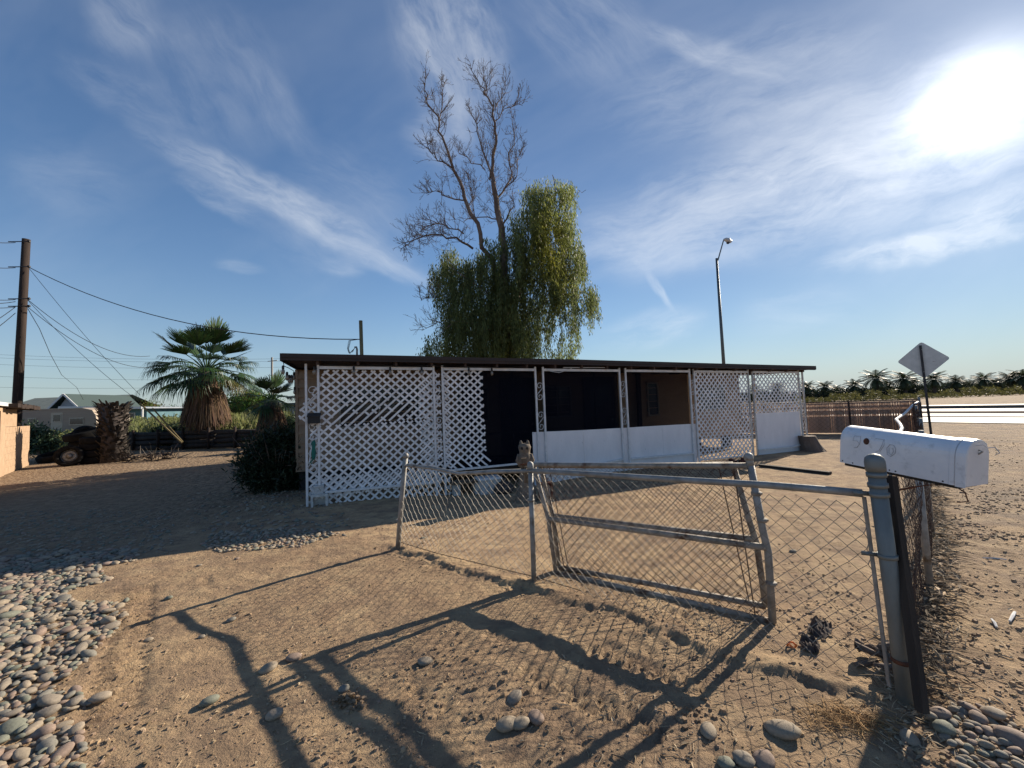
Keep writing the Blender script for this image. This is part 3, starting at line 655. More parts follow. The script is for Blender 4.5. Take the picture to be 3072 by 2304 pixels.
# ------------------------------------------------------------------ things on and around the porch
def str_lights(name, pts, bulbs, label, sag=.0):
    t = thing(name, label, 'string lights', pts[0]); MB().tube(pts, .006, 5).build('cord', M['rope'], t)
    for b in bulbs:
        b = Vector(b); k = MB().lathe([(.006, .0), (.018, -.01), (.02, -.055), (.016, -.06)], b, 10).build('socket', M['black'], t, True)
        MB().lathe([(.014, -.058), (.024, -.08), (.028, -.105), (.022, -.13), (.008, -.145), (.001, -.147)], b, 10).build('bulb', M['bulb'], k, True)
c0 = H(-.32, -.15, 2.36)
lp = [at(850, 1085, 6.25), at(852, 1098, 6.3), at(868, 1105, 6.5), at(880, 1112, 6.8), at(884, 1118, 7.2), at(884, 1166, 7.6), at(884, 1170, 7.62)]
str_lights('hanging_string_lights', lp, [at(849, 1096, 6.25), at(861, 1115, 6.4), at(868, 1124, 6.6), at(875, 1124, 6.8), at(882, 1116, 7.0), at(884, 1160, 7.5)], 'black cord with clear bulbs hanging off the left roof corner')
tl = [H(s, -.06, hd(s)-.012+.012*math.sin(s*7)) for s in [.35+.12*k for k in range(30)]]
str_lights('porch_string_lights', tl, [H(s, -.06, hd(s)-.03) for s in (.15, .75, 1.34, 1.88, 2.75, 3.2)], 'string lights strung along the header over the left lattice bays')
mb = MB(); mb.bar(H(4.75, -.03, 2.235), H(5.75, -.03, 2.232), .03, .012); pr = mb.build('loose_strip', M['trim'], None, origin=H(4.75, 0, 2.2)); tag(pr, 'loose pale strip hanging under the roof edge above the middle screen', 'strip')
cb_ = MB().tube([H(4.35, -.03, 2.22), H(4.45, -.04, 2.16), H(4.65, -.04, 2.13), H(4.8, -.04, 2.17), H(4.95, -.03, 2.22)], .006, 5).build('loose_cable', M['trim'], None, origin=H(4.4, 0, 2.2)); tag(cb_, 'white loose cable looping under the roof over the middle screen', 'cable')
# black letter box on the left post
lb = thing('letter_box', 'small black letter box fixed to the left corner post', 'letter box', H(.14, -.05, 1.33))
mb = MB(); hbox(mb, .05, .225, -.12, -.02, 1.33, 1.455); mb.build('body', M['black'], lb)
MB().prism([H(.04, -.135, 1.452), H(.04, -.018, 1.50), H(.04, -.018, 1.475), H(.04, -.135, 1.435)], HU*.20).build('lid', M['black'], lb)
# green cloth knotted in the left post scroll
mb = MB(); q0 = [H(.12, -.02, z) for z in (1.06, 1.0, .93, .86, .79, .74)]; mb.tube(q0, [.02, .035, .028, .038, .03, .018], 7)
mb.tube([H(.12, -.03, .76), H(.07, -.035, .70), H(.1, -.04, .68)], .012, 6)
o = mb.build('green_cloth', M['green'], None, True, origin=q0[-1]); tag(o, 'faded green cloth knotted around the left corner post ironwork', 'cloth')
ld = MB().tube([H(.10, -.03, 1.14), H(.06, -.04, 1.09), H(.12, -.05, 1.06), H(.17, -.04, 1.10), H(.12, -.03, 1.13), H(.06, -.03, .70), H(.12, -.05, .66), H(.17, -.04, .7)], .009, 5).build('white_rope', M['white'], None, origin=H(.1, 0, 1)); tag(ld, 'white rope looped round the green cloth on the corner post', 'rope')
# cinder block with small blocks on top under the second post tube
t = thing('cinder_block', 'white painted cinder block on end under the left porch post', 'cinder block', H(.2, 0, -.07))
mb = MB(); s0, s1, z0, z1 = .08, .33, -.09, .19
for (a, b, c, d) in ((s0, s0+.035, z0, z1), (s1-.035, s1, z0, z1), (s0+.035, s1-.035, z0, z0+.04), (s0+.035, s1-.035, z1-.04, z1)): hbox(mb, a, b, -.10, .09, c, d)
hbox(mb, s0+.03, s1-.03, .02, .04, z0+.03, z1-.03)
mb.build('block', M['cinder'], t); mb = MB(); hbox(mb, .13, .26, -.07, .06, .192, .30); hbox(mb, .115, .27, -.08, .07, .302, .325); mb.build('spacer', M['oldwhite'], t)
# stump at the right porch corner
p = onground(2440, 1353); mb = MB(); n = 18; prof = []
t = thing('tree_stump', 'cut grey wooden stump leaning by the right porch corner', 'stump', p)
lean = Vector((-.12, .02, 0)); vs_ = []
for i_, (zz, rr) in enumerate(((-.03, .30), (.06, .26), (.2, .22), (.36, .19), (.40, .185))):
    for j_ in range(n):
        a = 2*math.pi*j_/n; rq = rr*(1+.06*math.sin(3*a+1)+.05*math.sin(7*a+i_)); vs_.append(p+lean*zz*2.4+Vector((math.cos(a)*rq, math.sin(a)*rq, zz)))
mb.add(vs_, [(i_*n+j_, i_*n+(j_+1) % n, (i_+1)*n+(j_+1) % n, (i_+1)*n+j_) for i_ in range(4) for j_ in range(n)]+[tuple(4*n+j_ for j_ in range(n))])
mb.build('wood', M['stump'], t)
# weathered statue near the step, lantern-like block, tub, step boards
sp0 = Vector((.16, 6.35, 0)); sp0.z = hz(.16, 6.35)
t = thing('garden_statue', 'weathered brown owl statue with two ear tufts on a flared pedestal', 'statue', sp0)
MB().lathe([(.19, -.02), (.17, .08), (.13, .22), (.10, .38), (.09, .46), (.12, .48), (.12, .50)], sp0, 10).build('pedestal', M['concrete'], t)
bd = MB().lathe([(.07, .50), (.115, .56), (.125, .64), (.115, .71), (.085, .755), (.09, .79), (.105, .84), (.09, .885), (.04, .905)], sp0, 14).build('body', M['concrete'], t, True)
for dx in (-.055, .055): MB().lathe([(.03, .87), (.026, .92), (.008, .955)], sp0+Vector((dx, 0, 0)), 8).build('ear', M['concrete'], bd)
for dx in (-.04, .04): MB().lathe([(.024, 0), (.02, .012), (.006, .014)], sp0+Vector((dx, -.088, .835)), 10, Matrix.Rotation(math.pi/2, 3, 'X')).build('eye', M['dark'], bd)
MB().lathe([(.014, 0), (.001, .04)], sp0+Vector((0, -.10, .80)), 6, Matrix.Rotation(R(130), 3, 'X')).build('beak', M['stump'], bd)
mb = MB()
for dx in (-1, 1): mb.tube([sp0+Vector((dx*.10, -.03, .74)), sp0+Vector((dx*.12, -.05, .64)), sp0+Vector((dx*.09, -.07, .55))], [.02, .035, .012], 7)
mb.build('wing', M['concrete'], bd, True)
lp_ = onground(1638, 1500); t = thing('block_lantern', 'small rusty framed white lantern block with a round mark', 'lantern', lp_)
mb = MB()
for dx in (-.085, .085): mb.box(lp_+Vector((dx, 0, .12)), (.025, .10, .27), .35)
mb.box(lp_+Vector((0, 0, .265)), (.2, .11, .03), .35); mb.build('frame', M['redbrick'], t)
MB().box(lp_+Vector((0, .0, .11)), (.14, .06, .22), .35).build('panel', M['cinder'], t)
MB().tube([lp_+Vector((-.05, 0, .28)), lp_+Vector((-.04, 0, .33)), lp_+Vector((.04, 0, .33)), lp_+Vector((.05, 0, .28))], .006, 6).build('handle', M['rust'], t)
lp_ = H(3.05, -.05); lp_.z = hz(lp_.x, lp_.y); t = thing('storage_tub', 'grubby white storage tub under the broken lattice bay', 'tub', lp_)
rt = Matrix.Rotation(math.atan2(HU.y, HU.x), 3, 'Z')
def taper(mb, c, w0, w1, d0, d1, h0, h1):
    vs_ = [c+rt @ Vector((a*ww/2, b*dd/2, hh)) for ww, dd, hh in ((w0, d0, h0), (w1, d1, h1)) for a, b in ((-1, -1), (1, -1), (1, 1), (-1, 1))]
    mb.add(vs_, [(3, 2, 1, 0), (4, 5, 6, 7), (0, 1, 5, 4), (1, 2, 6, 5), (2, 3, 7, 6), (3, 0, 4, 7)]); return mb
taper(MB(), lp_, .36, .42, .26, .30, 0, .26).build('body', M['oldwhite'], t); taper(MB(), lp_, .46, .44, .34, .32, .262, .30).build('lid', M['trim'], t)
lp_ = H(3.3, -.2); lp_.z = hz(lp_.x, lp_.y); t = thing('dark_bag', 'dark slumped rubbish bag beside the white tub', 'bag', lp_)
MB().lathe([(.15, 0), (.19, .06), (.17, .14), (.10, .20), (.03, .23), (.05, .27)], lp_, 11).build('sack', M['rag'], t, True)
MB().lathe([(.035, .22), (.035, .235)], lp_, 8).build('tie', M['black'], t)
bp = H(2.7, -.02); mb = MB()
mb.bar(H(2.35, -.02, .13), H(2.95, .0, .14), .28, .035)
t = thing('step_board', 'grey wooden step board on blocks in the gap under the lattice', 'step', H(2.6, 0, -.1)); mb.build('tread', M['wood'], t)
for s in (2.45, 2.85): mb = MB(); hbox(mb, s-.06, s+.06, -.1, .1, -.14, .11); mb.build('support_block', M['cinder'], t)
# boards and rubble
A, B = onground(2280, 1400, .03), onground(2492, 1424, .03); o = MB().bar(A, B, .10, .045).build('loose_board', M['blackwood'], None, origin=A); tag(o, 'long dark board lying on the dirt right of the gate', 'board')

# ================================================================== FRONT CHAIN-LINK FENCE
def chainlink(corner, pitch, wr, ripple=.006, seed=1, n=3, skew=0.0, mb=None, diag=False, sway=.0):
    """woven wire between TL,TR,BR,BL; each wire is one zigzag running down the fabric"""
    TL, TR, BR, BL = [Vector(c) for c in corner]; r_ = random.Random(seed); mb = mb or MB()
    Lh = ((TR-TL).length+(BR-BL).length)/2; Hh = ((TL-BL).length+(TR-BR).length)/2
    pitch *= .66; cols = max(2, int(Lh/pitch)); rows_ = max(2, int(Hh/(pitch*1.0))); nrm = (TR-TL).cross(BL-TL).normalized()
    for c in range(cols):
        pts = []
        for k in range(rows_+1):
            a = (c+((1.03 if (k+c) % 2 else -.03))+r_.uniform(-.04, .04)+sway*math.sin(k*.25))/cols; a = max(0, min(1, a)); b = k/rows_
            p = (TL*(1-a)+TR*a)*(1-b)+(BL*(1-a)+BR*a)*b
            p = p+nrm*((.004 if k % 2 else -.004)+ripple*math.sin(a*Lh*2.1+b*3+seed)*2*math.sin(b*math.pi)+ripple*.5*math.sin(a*Lh*7+b*5))
            pts.append(p)
        mb.tube(pts, wr, n, caps=False)
    return mb
fence = thing('chain_link_fence', 'bent galvanised chain-link fence running to the thick corner post', 'fence', G(P1.x, P1.y))
zt = lambda x, y, A, B: onplane(x, y, A, B)
p1t = zt(1217, 1365, P1, P2); p2t = zt(1591, 1400, P1, P2)
MB().tube([P1+Vector((0, 0, -.15)), P1.lerp(p1t, .5)+Vector((.004, 0, 0)), p1t], .027, 12).lathe([(.031, -.03), (.032, .0), (.022, .018), (.003, .024)], p1t, 12).build('line_post', M['galv'], fence, True)
MB().tube([P2+Vector((0, 0, -.15)), p2t], .022, 12).lathe([(.026, -.03), (.03, .0), (.026, .03), (.01, .045)], p2t, 12).build('line_post', M['galv'], fence, True)
p4t = Vector((P4.x, P4.y, 0)); p4t = at(2624, 1385, P4.y)
MB().tube([P4+Vector((0, 0, -.2)), P4.lerp(p4t, .35), p4t], .0345, 20).build('corner_post', M['galvbig'], fence, True)
cp = fence.children[-1]
ax = (p4t-P4).normalized(); q = ax.to_track_quat('Z', 'Y').to_matrix()
MB().lathe([(.040, -.045), (.041, -.02), (.041, .0), (.037, .02), (.024, .034), (.004, .040)], p4t, 20, q).build('post_cap', M['galvbig'], cp, True)
for f_ in (.17, .60, .86, .90, .945):
    c_ = P4.lerp(p4t, f_); w_ = .02
    mb = MB().lathe([(.0365, -w_/2), (.0405, -w_/2), (.0405, w_/2), (.0365, w_/2)], c_, 20, q)
    if f_ in (.60, .86): mb.bar(c_+Vector((-.035, .02, 0)), c_+Vector((-.085, .05, .0)), .004, .02); mb.tube([c_+Vector((-.07, .06, 0)), c_+Vector((-.07, .025, 0))], .005, 6)
    mb.build('tension_band', M['galvbig'] if f_ != .17 else M['rust'], cp, True)
r = [zt(1222, 1396, P1, P2), zt(1300, 1404, P1, P2), zt(1366, 1419, P1, P2), zt(1378, 1421, P1, P2), zt(1480, 1415, P1, P2), zt(1592, 1412, P1, P2)]
MB().tube(r, [.019, .019, .017, .017, .019, .019], 10).build('top_rail', M['galv'], fence, True)
r2 = [zt(1592, 1412, P2, P4), zt(1800, 1424, P2, P4), zt(2050, 1440, P2, P4), zt(2300, 1455, P2, P4), zt(2480, 1470, P2, P4), zt(2588, 1480, P2, P4)]
MB().tube(r2, .0205, 12).build('top_rail', M['galv'], fence, True)
MB().tube([zt(2575, 1478, P2, P4), zt(2632, 1484, P2, P4)], .012, 8).build('rail_end', M['galvbig'], fence, True)
tb0, tb1 = zt(2592, 1490, P2, P4), zt(2668, 2060, P2, P4)
MB().bar(tb0, tb1, .006, .02, up=(0, 1, 0)).build('tension_bar', M['galv'], fence)
dz_ = Vector((0, 0, -.02))
segs_ = [(r[0], r[2], zt(1276, 1664, P1, P2), P1+Vector((.0, 0, .02))), (r[2], r[5], P2+Vector((0, 0, .02)), zt(1276, 1664, P1, P2))]
mb = MB(); k1 = P1.lerp(P2, .35); k1.z = .03
chainlink((r[0]+dz_, r[2]+dz_, k1, P1+Vector((0, 0, .03))), .055, .0023, .008, 3, mb=mb, sway=.5)
chainlink((r[2]+dz_, r[5]+dz_, P2+Vector((0, 0, .03)), k1), .055, .0023, .010, 5, mb=mb, sway=.8)
chainlink((r2[0]+dz_, tb0+Vector((0, 0, -.03)), tb1, P2+Vector((0, 0, .02))), .057, .0022, .006, 8, mb=mb, sway=.6)
mb.build('mesh_fabric', M['wire'], fence)
mb = MB(); mb.tube([P1+Vector((0, 0, .06)), k1+Vector((0, 0, .01)), P2+Vector((0, 0, .05)), P2.lerp(P3, .3)+Vector((-.1, -.02, .03))], .003, 5); mb.build('tension_wire', M['rustwire'], fence)
for px_, py_ in ((1592, 1412), (1592, 1500), (1220, 1396), (1196, 1560)):
    c_ = zt(px_, py_, P1, P2); MB().lathe([(.029, -.008), (.032, -.008), (.032, .008), (.029, .008)], c_, 12).build('tie_band', M['galv'], fence, True)

# ================================================================== THE SAGGING GATE LEAVES
GA, GB = g(1668, 1718), g(2316, 1868)
def gate(name, label, off, px, seed, nparts=1.0):
    o_ = Vector((-(GB-GA).y, (GB-GA).x, 0)).normalized()*off
    q_ = lambda x, y: onplane(x, y, GA, GB)+o_
    TL, TR, BR, BL, ML, MR, TL2 = [q_(*k) for k in px]
    t = thing(name, label, 'gate', Vector((BL.x, BL.y, 0)))
    MB().tube([TL, TL.lerp(TR, .5)+Vector((0, 0, -.004)), TR], .021, 12).build('top_bar', M['gatepipe'], t, True)
    MB().tube([BL, BL.lerp(BR, .5)+Vector((0, 0, .006)), BR], .021, 12).build('bottom_bar', M['gatepipe'], t, True)
    MB().tube([ML, MR], .023, 12).build('middle_bar', M['gatepipe'], t, True)
    MB().tube([TL, ML, BL], .02, 12).build('side_bar', M['gatepipe'], t, True)
    MB().tube([TR, TR.lerp(MR, .8)+Vector((.0, 0, 0)), MR+Vector((.012, 0, -.03)), BR], .023 if off < .05 else .02, 12).build('side_bar', M['galv'] if off < .05 else M['gatepipe'], t, True)
    mb = chainlink((TL+Vector((0, 0, -.02)), TR+Vector((0, 0, -.02)), BR+Vector((0, 0, .02)), BL+Vector((0, 0, .02))), .055, .0023, .008, seed, sway=.5)
    mb.build('mesh_fabric', M['rustwire'], t)
    for f_ in (.06, .94): MB().tube([TL.lerp(TR, f_), BL.lerp(BR, f_)], .004, 5).build('stretcher_rod', M['rustwire'], t)
    return t, TL, TR, BR, BL, ML, MR
gt = gate('chain_link_gate', 'nearer of two sagging rusty mesh gate leaves, ending in a bent capped post', 0.0,
          [(1600, 1394), (2252, 1397), (2318, 1866), (1668, 1718), (1645, 1556), (2298, 1642), (0, 0)], 21)
TR = gt[2]; MB().tube([TR, onplane(2246, 1372, GA, GB)], .023, 12).lathe([(.027, -.02), (.03, 0), (.027, .02), (.01, .032)], onplane(2246, 1372, GA, GB), 12).build('end_cap', M['galv'], gt[0], True)
for px_, py_ in ((2286, 1560), (2312, 1750), (2268, 1480)):
    c_ = onplane(px_, py_, GA, GB); MB().tube([c_+Vector((-.03, 0, 0)), c_+Vector((.035, -.01, 0))], .009, 7).lathe([(.026, -.012), (.03, -.012), (.03, .012), (.026, .012)], c_, 12).build('hinge_band', M['gatepipe'], gt[0], True)
g2 = gate('chain_link_gate', 'second rusty gate leaf, with a leaning end tube, folded close behind the bent-post leaf', .085,
          [(1606, 1402), (2196, 1399), (2296, 1836), (1664, 1712), (1646, 1555), (2262, 1629), (0, 0)], 33)
# latch and scrap bits tied at the hinge post
lt = thing('gate_latch', 'rusty latch bracket wired to the middle fence post', 'latch', P2)
c_ = zt(1578, 1400, P1, P2); MB().box(c_+Vector((-.015, .03, .02)), (.05, .02, .10), .4).box(c_+Vector((.0, .02, -.07)), (.035, .03, .14), .3).build('bracket', M['wood'], lt)
MB().tube([c_+Vector((-.05, .0, .02)), c_+Vector((.05, .0, .03))], .007, 7).build('bolt', M['rust'], lt)
# blackened post behind the corner post carrying the mailbox
bp0, bp1 = at(2765, 2115, 1.86), at(2672, 1428, 2.02)
bpost = MB().bar(bp0+Vector((0, 0, -.03)), bp1, .036, .036, up=(1, .2, 0)).build('mailbox_post', M['blackwood'], None, origin=bp0); tag(bpost, 'charred black square timber post standing behind the thick corner post', 'post')

# ================================================================== MAILBOX
B0, B1 = Vector((1.925, 2.36, 1.09)), Vector((2.075, 1.85, 1.04))
ax = (B1-B0); LN = ax.length; ax.normalize(); side = Vector((-ax.y, ax.x, 0)).normalized()
if side.x > 0: side = -side                          # towards the camera side
up = ax.cross(side); up = up if up.z > 0 else -up
WB, HB_ = .165, .215
c0_ = -side*(WB/2)                                   # B0/B1 are the near bottom edge
def prof(wd, ht, n=14, inset=0):
    r_ = wd/2; pts = [(-r_, 0)]+[(-r_*math.cos(math.pi*k/n), ht-r_*.92+r_*.92*math.sin(math.pi*k/n)) for k in range(n+1)]+[(r_, 0)]
    return pts
def mbx(a, x, z): return B0+c0_+ax*a-side*x+up*z
mbox = thing('mailbox', 'large white arched mailbox with faded numbers, tilted on the fence corner', 'mailbox', B0.lerp(B1, .5)+c0_)
pr_ = prof(WB, HB_); n = len(pr_); mb = MB(); vs_ = []
for a, e in ((0, -.003), (.006, 0), (LN-.055, 0), (LN-.052, .003), (LN-.035, .003), (LN-.033, 0), (LN-.008, 0)):
    vs_ += [mbx(a, x*(1+e*12), z*(1+e*6)) for x, z in pr_]
k = 7; fs_ = [(i*n+j, i*n+j+1, (i+1)*n+j+1, (i+1)*n+j) for i in range(k-1) for j in range(n-1)]+[(i*n, (i+1)*n, (i+1)*n+n-1, i*n+n-1) for i in range(k-1)]
fs_ += [tuple(range(n))]
mb.add(vs_, fs_); mb.build('body', M['mailbox'], mbox)
mb = MB(); pr2 = prof(WB*1.05, HB_*1.035); vs_ = [mbx(LN-.03, x, z-.003) for x, z in pr2]+[mbx(LN+.004, x, z-.003) for x, z in pr2]+[mbx(LN+.007, x*.93, z*.96+.004) for x, z in pr2]
mb.add(vs_, [(i*n+j, i*n+j+1, (i+1)*n+j+1, (i+1)*n+j) for i in range(2) for j in range(n-1)]+[tuple(range(2*n, 3*n))[::-1]]); dr = mb.build('door', M['mailbox'], mbox)
mb = MB().tube([mbx(LN+.004, -.02, .19), mbx(LN+.03, -.02, .20), mbx(LN+.035, -.0, .185), mbx(LN+.05, .02, .19), mbx(LN+.06, .035, .165), mbx(LN+.04, .05, .15)], .0022, 5)
mb.tube([mbx(LN, -.01, .2), mbx(LN+.02, .0, .215), mbx(LN+.03, .01, .20)], .002, 5); mb.build('wire_catch', M['trim'], dr)
MB().tube([mbx(LN+.007, .0, .17), mbx(LN+.02, .0, .165), mbx(LN+.007, .0, .15)], .004, 6).build('pull_tab', M['galv'], dr)
mb = MB().add([mbx(.02, -.07, -.002), mbx(LN-.03, -.07, -.002), mbx(LN-.03, .07, -.002), mbx(.02, .07, -.002), mbx(.02, -.07, -.016), mbx(LN-.03, -.07, -.016), mbx(LN-.03, .07, -.016), mbx(.02, .07, -.016)],
              [(0, 1, 2, 3), (7, 6, 5, 4), (0, 4, 5, 1), (1, 5, 6, 2), (2, 6, 7, 3), (3, 7, 4, 0)]); mb.build('mounting_board', M['blackwood'], mbox)
def sidept(f, h, e=.0012):                            # point on the flat side that faces the camera: f along, h height
    a = f*LN
    zs = h*HB_; r_ = WB/2; z_sh = HB_-r_*.92
    if zs <= z_sh: x = -r_
    else:
        sn = min(1, (zs-z_sh)/(r_*.92)); x = -r_*math.sqrt(max(0, 1-sn*sn))
    return mbx(a, x-e, zs)
for nm, lines in (('number_five', [[(.185, .80), (.135, .79), (.13, .66), (.17, .67), (.19, .60), (.175, .50), (.14, .47)], [(.195, .815), (.20, .70), (.195, .60), (.165, .48)]]),
                  ('number_seven', [[(.33, .80), (.40, .80), (.395, .66), (.37, .50), (.34, .46)], [(.405, .81), (.412, .66), (.375, .47)]]),
                  ('number_zero', [[(.46, .70), (.435, .60), (.44, .44), (.47, .40), (.505, .50), (.51, .62), (.49, .70), (.455, .70)], [(.455, .62), (.455, .48), (.475, .44), (.49, .54), (.485, .63)]])):
    mb = MB()
    for ln_ in lines: mb.tube([sidept(f, h*.98) for f, h in ln_], .0011, 4)
    mb.build(nm, M['marker'], mbox)
cs = [sidept(.255+.030*math.cos(a)*.9, .68+.085*math.sin(a), .0016) for a in [2*math.pi*k/16 for k in range(16)]]
MB().add(cs, [tuple(range(16))]).build('rust_spot', M['rust'], mbox)
for f, h in ((.03, .05), (.13, .045), (.46, .05), (.51, .05), (.86, .04)): MB().lathe([(.004, 0), (.003, .002)], sidept(f, h, 0), 8, side.to_track_quat('Z', 'Y').to_matrix()).build('rivet', M['black'], mbox)
mb = MB().tube([mbx(LN*.35, -.02, -.13), mbx(LN*.45, -.03, -.105), mbx(LN*.62, -.04, -.06)], .006, 6); mb.tube([mbx(LN*.62, -.04, -.06), mbx(LN*.72, -.04, -.035), mbx(LN*.9, -.04, -.005)], .003, 5)
mb.tube([mbx(LN*.35, -.02, -.13), mbx(LN*.30, .0, -.20), mbx(LN*.30, .02, -.26), mbx(LN*.36, .03, -.29), mbx(LN*.40, .03, -.28)], .003, 5)
mb.tube([mbx(LN*.9, -.05, -.005), mbx(LN*.98, -.05, -.03), mbx(LN*1.0, -.05, -.07), mbx(LN*.93, -.05, -.085)], .003, 5)
o = mb.build('hanging_strap', M['rust'], None, origin=mbx(LN*.5, 0, -.08)); tag(o, 'rusty wire and strap dangling beneath the white mailbox', 'strap')

# ================================================================== STREET-SIDE FENCE
base = [P4+Vector((.03, .05, 0)), g(2792, 1780), g(2798, 1600), g(2788, 1470), g(2768, 1372), g(2752, 1300)]
sf = thing('chain_link_fence', 'rusty chain-link fence seen end-on running away along the street side', 'fence', base[0])
tops = [b+Vector((-.01*i_, 0, 1.02 if i_ < 4 else 1.1)) for i_, b in enumerate(base)]
mb = MB()
for k in range(5):
    mb = chainlink((tops[k], tops[k+1], base[k+1]+Vector((0, 0, .03)), base[k]+Vector((0, 0, .03))), .062 if k < 3 else .09, .0019 if k < 3 else .004, .02, 40+k, mb=mb, sway=.8)
mb.build('mesh_fabric', M['rustwire'], sf)
for k in range(1, 6): MB().tube([base[k]+Vector((0, 0, -.1)), tops[k]+Vector((0, 0, .05))], .022, 8).build('line_post', M['galv'], sf, True)
mb = MB().tube([at(2755, 1206, 12.4), at(2740, 1214, 12.2), at(2715, 1240, 11.2), at(2688, 1258, 9.6), at(2700, 1272, 8.6), at(2706, 1284, 8.2), at(2700, 1296, 7.9), at(2697, 1400, 6.0)], .03, 8)
mb.build('bent_top_rail', M['trim'], sf, True)
# trash and leaves blown against the fence foot are built with the litter below

# slatted fence across the back of the yard, and dark end section on the street side
a_, b_ = Vector((3.0, 19.2, 0)), Vector((13.85, 13.45, 0)); du = (b_-a_).normalized()
sl = thing('slatted_fence', 'tan slatted chain-link fence across the back right of the yard', 'fence', a_)
ln_ = (b_-a_).length; nb_ = 4
for k in range(int(ln_/2.6)+1): MB().tube([a_+du*k*2.6, a_+du*k*2.6+Vector((0, 0, 1.2))], .03, 8).build('line_post', M['rustwire'], sl, True)
MB().tube([a_+Vector((0, 0, 1.17)), b_+Vector((0, 0, 1.17))], .02, 6).build('top_rail', M['rustwire'], sl)
mb = MB(); r_ = random.Random(4); k = 0.03
while k < ln_:
    p = a_+du*k; miss = r_.random()
    mb.bar(p+Vector((0, 0, .03)), p+Vector((0, 0, 1.13)), .004, .052 if miss < .7 else .075, up=du)
    k += .068
for z0, z1 in ((.03, .64), (.70, .86), (.93, 1.01), (1.08, 1.14)): mb.bar(a_+Vector((.006, .012, (z0+z1)/2)), b_+Vector((.006, .012, (z0+z1)/2)), .003, z1-z0)
mb.build('privacy_slats', M['slat'], sl)
mb = MB(); chainlink((a_+Vector((0, -.02, 1.16)), b_+Vector((0, -.02, 1.16)), b_+Vector((0, -.02, .03)), a_+Vector((0, -.02, .03))), .12, .003, 0, 3, mb=mb); mb.build('mesh_fabric', M['rustwire'], sl)
mb = MB(); e_ = Vector((12.0, 11.6, 0)); dd = (e_-b_); k = 0.0
dk = thing('slatted_fence', 'dark slatted fence section at the corner beside the diamond sign', 'fence', e_)
while k < 1: p = b_+dd*k; mb.bar(p+Vector((0, 0, .03)), p+Vector((0, 0, 1.12)), .004, .05, up=dd); k += .02
mb.build('privacy_slats', M['rustwire'], dk)
MB().tube([b_, b_+Vector((0, 0, 1.25))], .035, 8).build('end_post', M['galv'], dk, True)

# ================================================================== DIAMOND SIGN
sgp = Vector((13.95, 13.3, 0)); dirp = Vector((-sgp.x, -sgp.y, 0)).normalized(); sdn = Vector((-dirp.y, dirp.x, 0))
sg = thing('road_sign', 'bare grey back of a diamond road sign on a dark perforated post', 'sign', sgp)
cz = 2.50; hd_ = .62; rr = .07; pts = []
for k in range(4):
    a = math.pi/2*k; cx, cz_ = math.cos(a)*(hd_-rr*1.3), math.sin(a)*(hd_-rr*1.3)
    for j in range(5):
        b = a-math.pi/4+math.pi/2*j/4; pts.append((cx+rr*math.cos(b), cz_+rr*math.sin(b)))
base_s = sgp-dirp*.035
MB().prism([base_s+sdn*x+Vector((0, 0, cz+z)) for x, z in pts], dirp*-.004).build('sign_plate', M['signback'], sg)
mb = MB(); pp = sgp+Vector((-.06, .06, 0)); pw = .065
mb.bar(sgp+Vector((.02, -.02, -.1)), sgp+Vector((-.02, .02, cz+hd_-.12)), pw, pw*1.3, up=dirp); post_ = mb.build('post', M['steel'], sg)
mb = MB()
for z in (cz-.4, cz+.35): mb.lathe([(.014, 0), (.014, .012), (.004, .014)], sgp+dirp*.035+Vector((0, 0, z)), 6, dirp.to_track_quat('Z', 'Y').to_matrix())
mb.build('bolt', M['galv'], post_)
mb = MB()
for k in range(34): mb.lathe([(.009, 0), (.009, .002)], sgp+dirp*.0335+sdn*0+Vector((.0, 0, .1+k*.09)), 6, dirp.to_track_quat('Z', 'Y').to_matrix())
mb.build('post_hole', M['galv'], post_)
# ================================================================== STREET LAMP
lp0 = Vector((14.62, 27, 0)); sl_ = thing('street_lamp', 'tall grey street lamp behind the house with a single curved arm', 'street lamp', lp0)
MB().tube([lp0, lp0+Vector((0, 0, 11.2))], [.13, .075], 10).build('pole', M['lamppole'], sl_, True)
tp = lp0+Vector((0, 0, 11.2)); MB().tube([tp+Vector((0, 0, -.25)), tp+Vector((.10, 0, -.1)), tp+Vector((.55, 0, 1.2)), tp+Vector((.62, 0, 1.3))], [.045, .045, .04, .04], 8).build('arm', M['lamppole'], sl_, True)
hp = tp+Vector((.88, 0, 1.2)); ld_ = MB().tube([hp+Vector((-.3, 0, .12)), hp+Vector((-.15, 0, .12)), hp+Vector((.05, 0, .03)), hp+Vector((.22, 0, -.06)), hp+Vector((.26, 0, -.08))], [.06, .13, .17, .10, .02], 10).build('lamp_head', M['signback'], sl_)
MB().lathe([(.02, -.22), (.10, -.17), (.12, -.10)], hp, 12).build('lens', M['glass'], ld_, True)

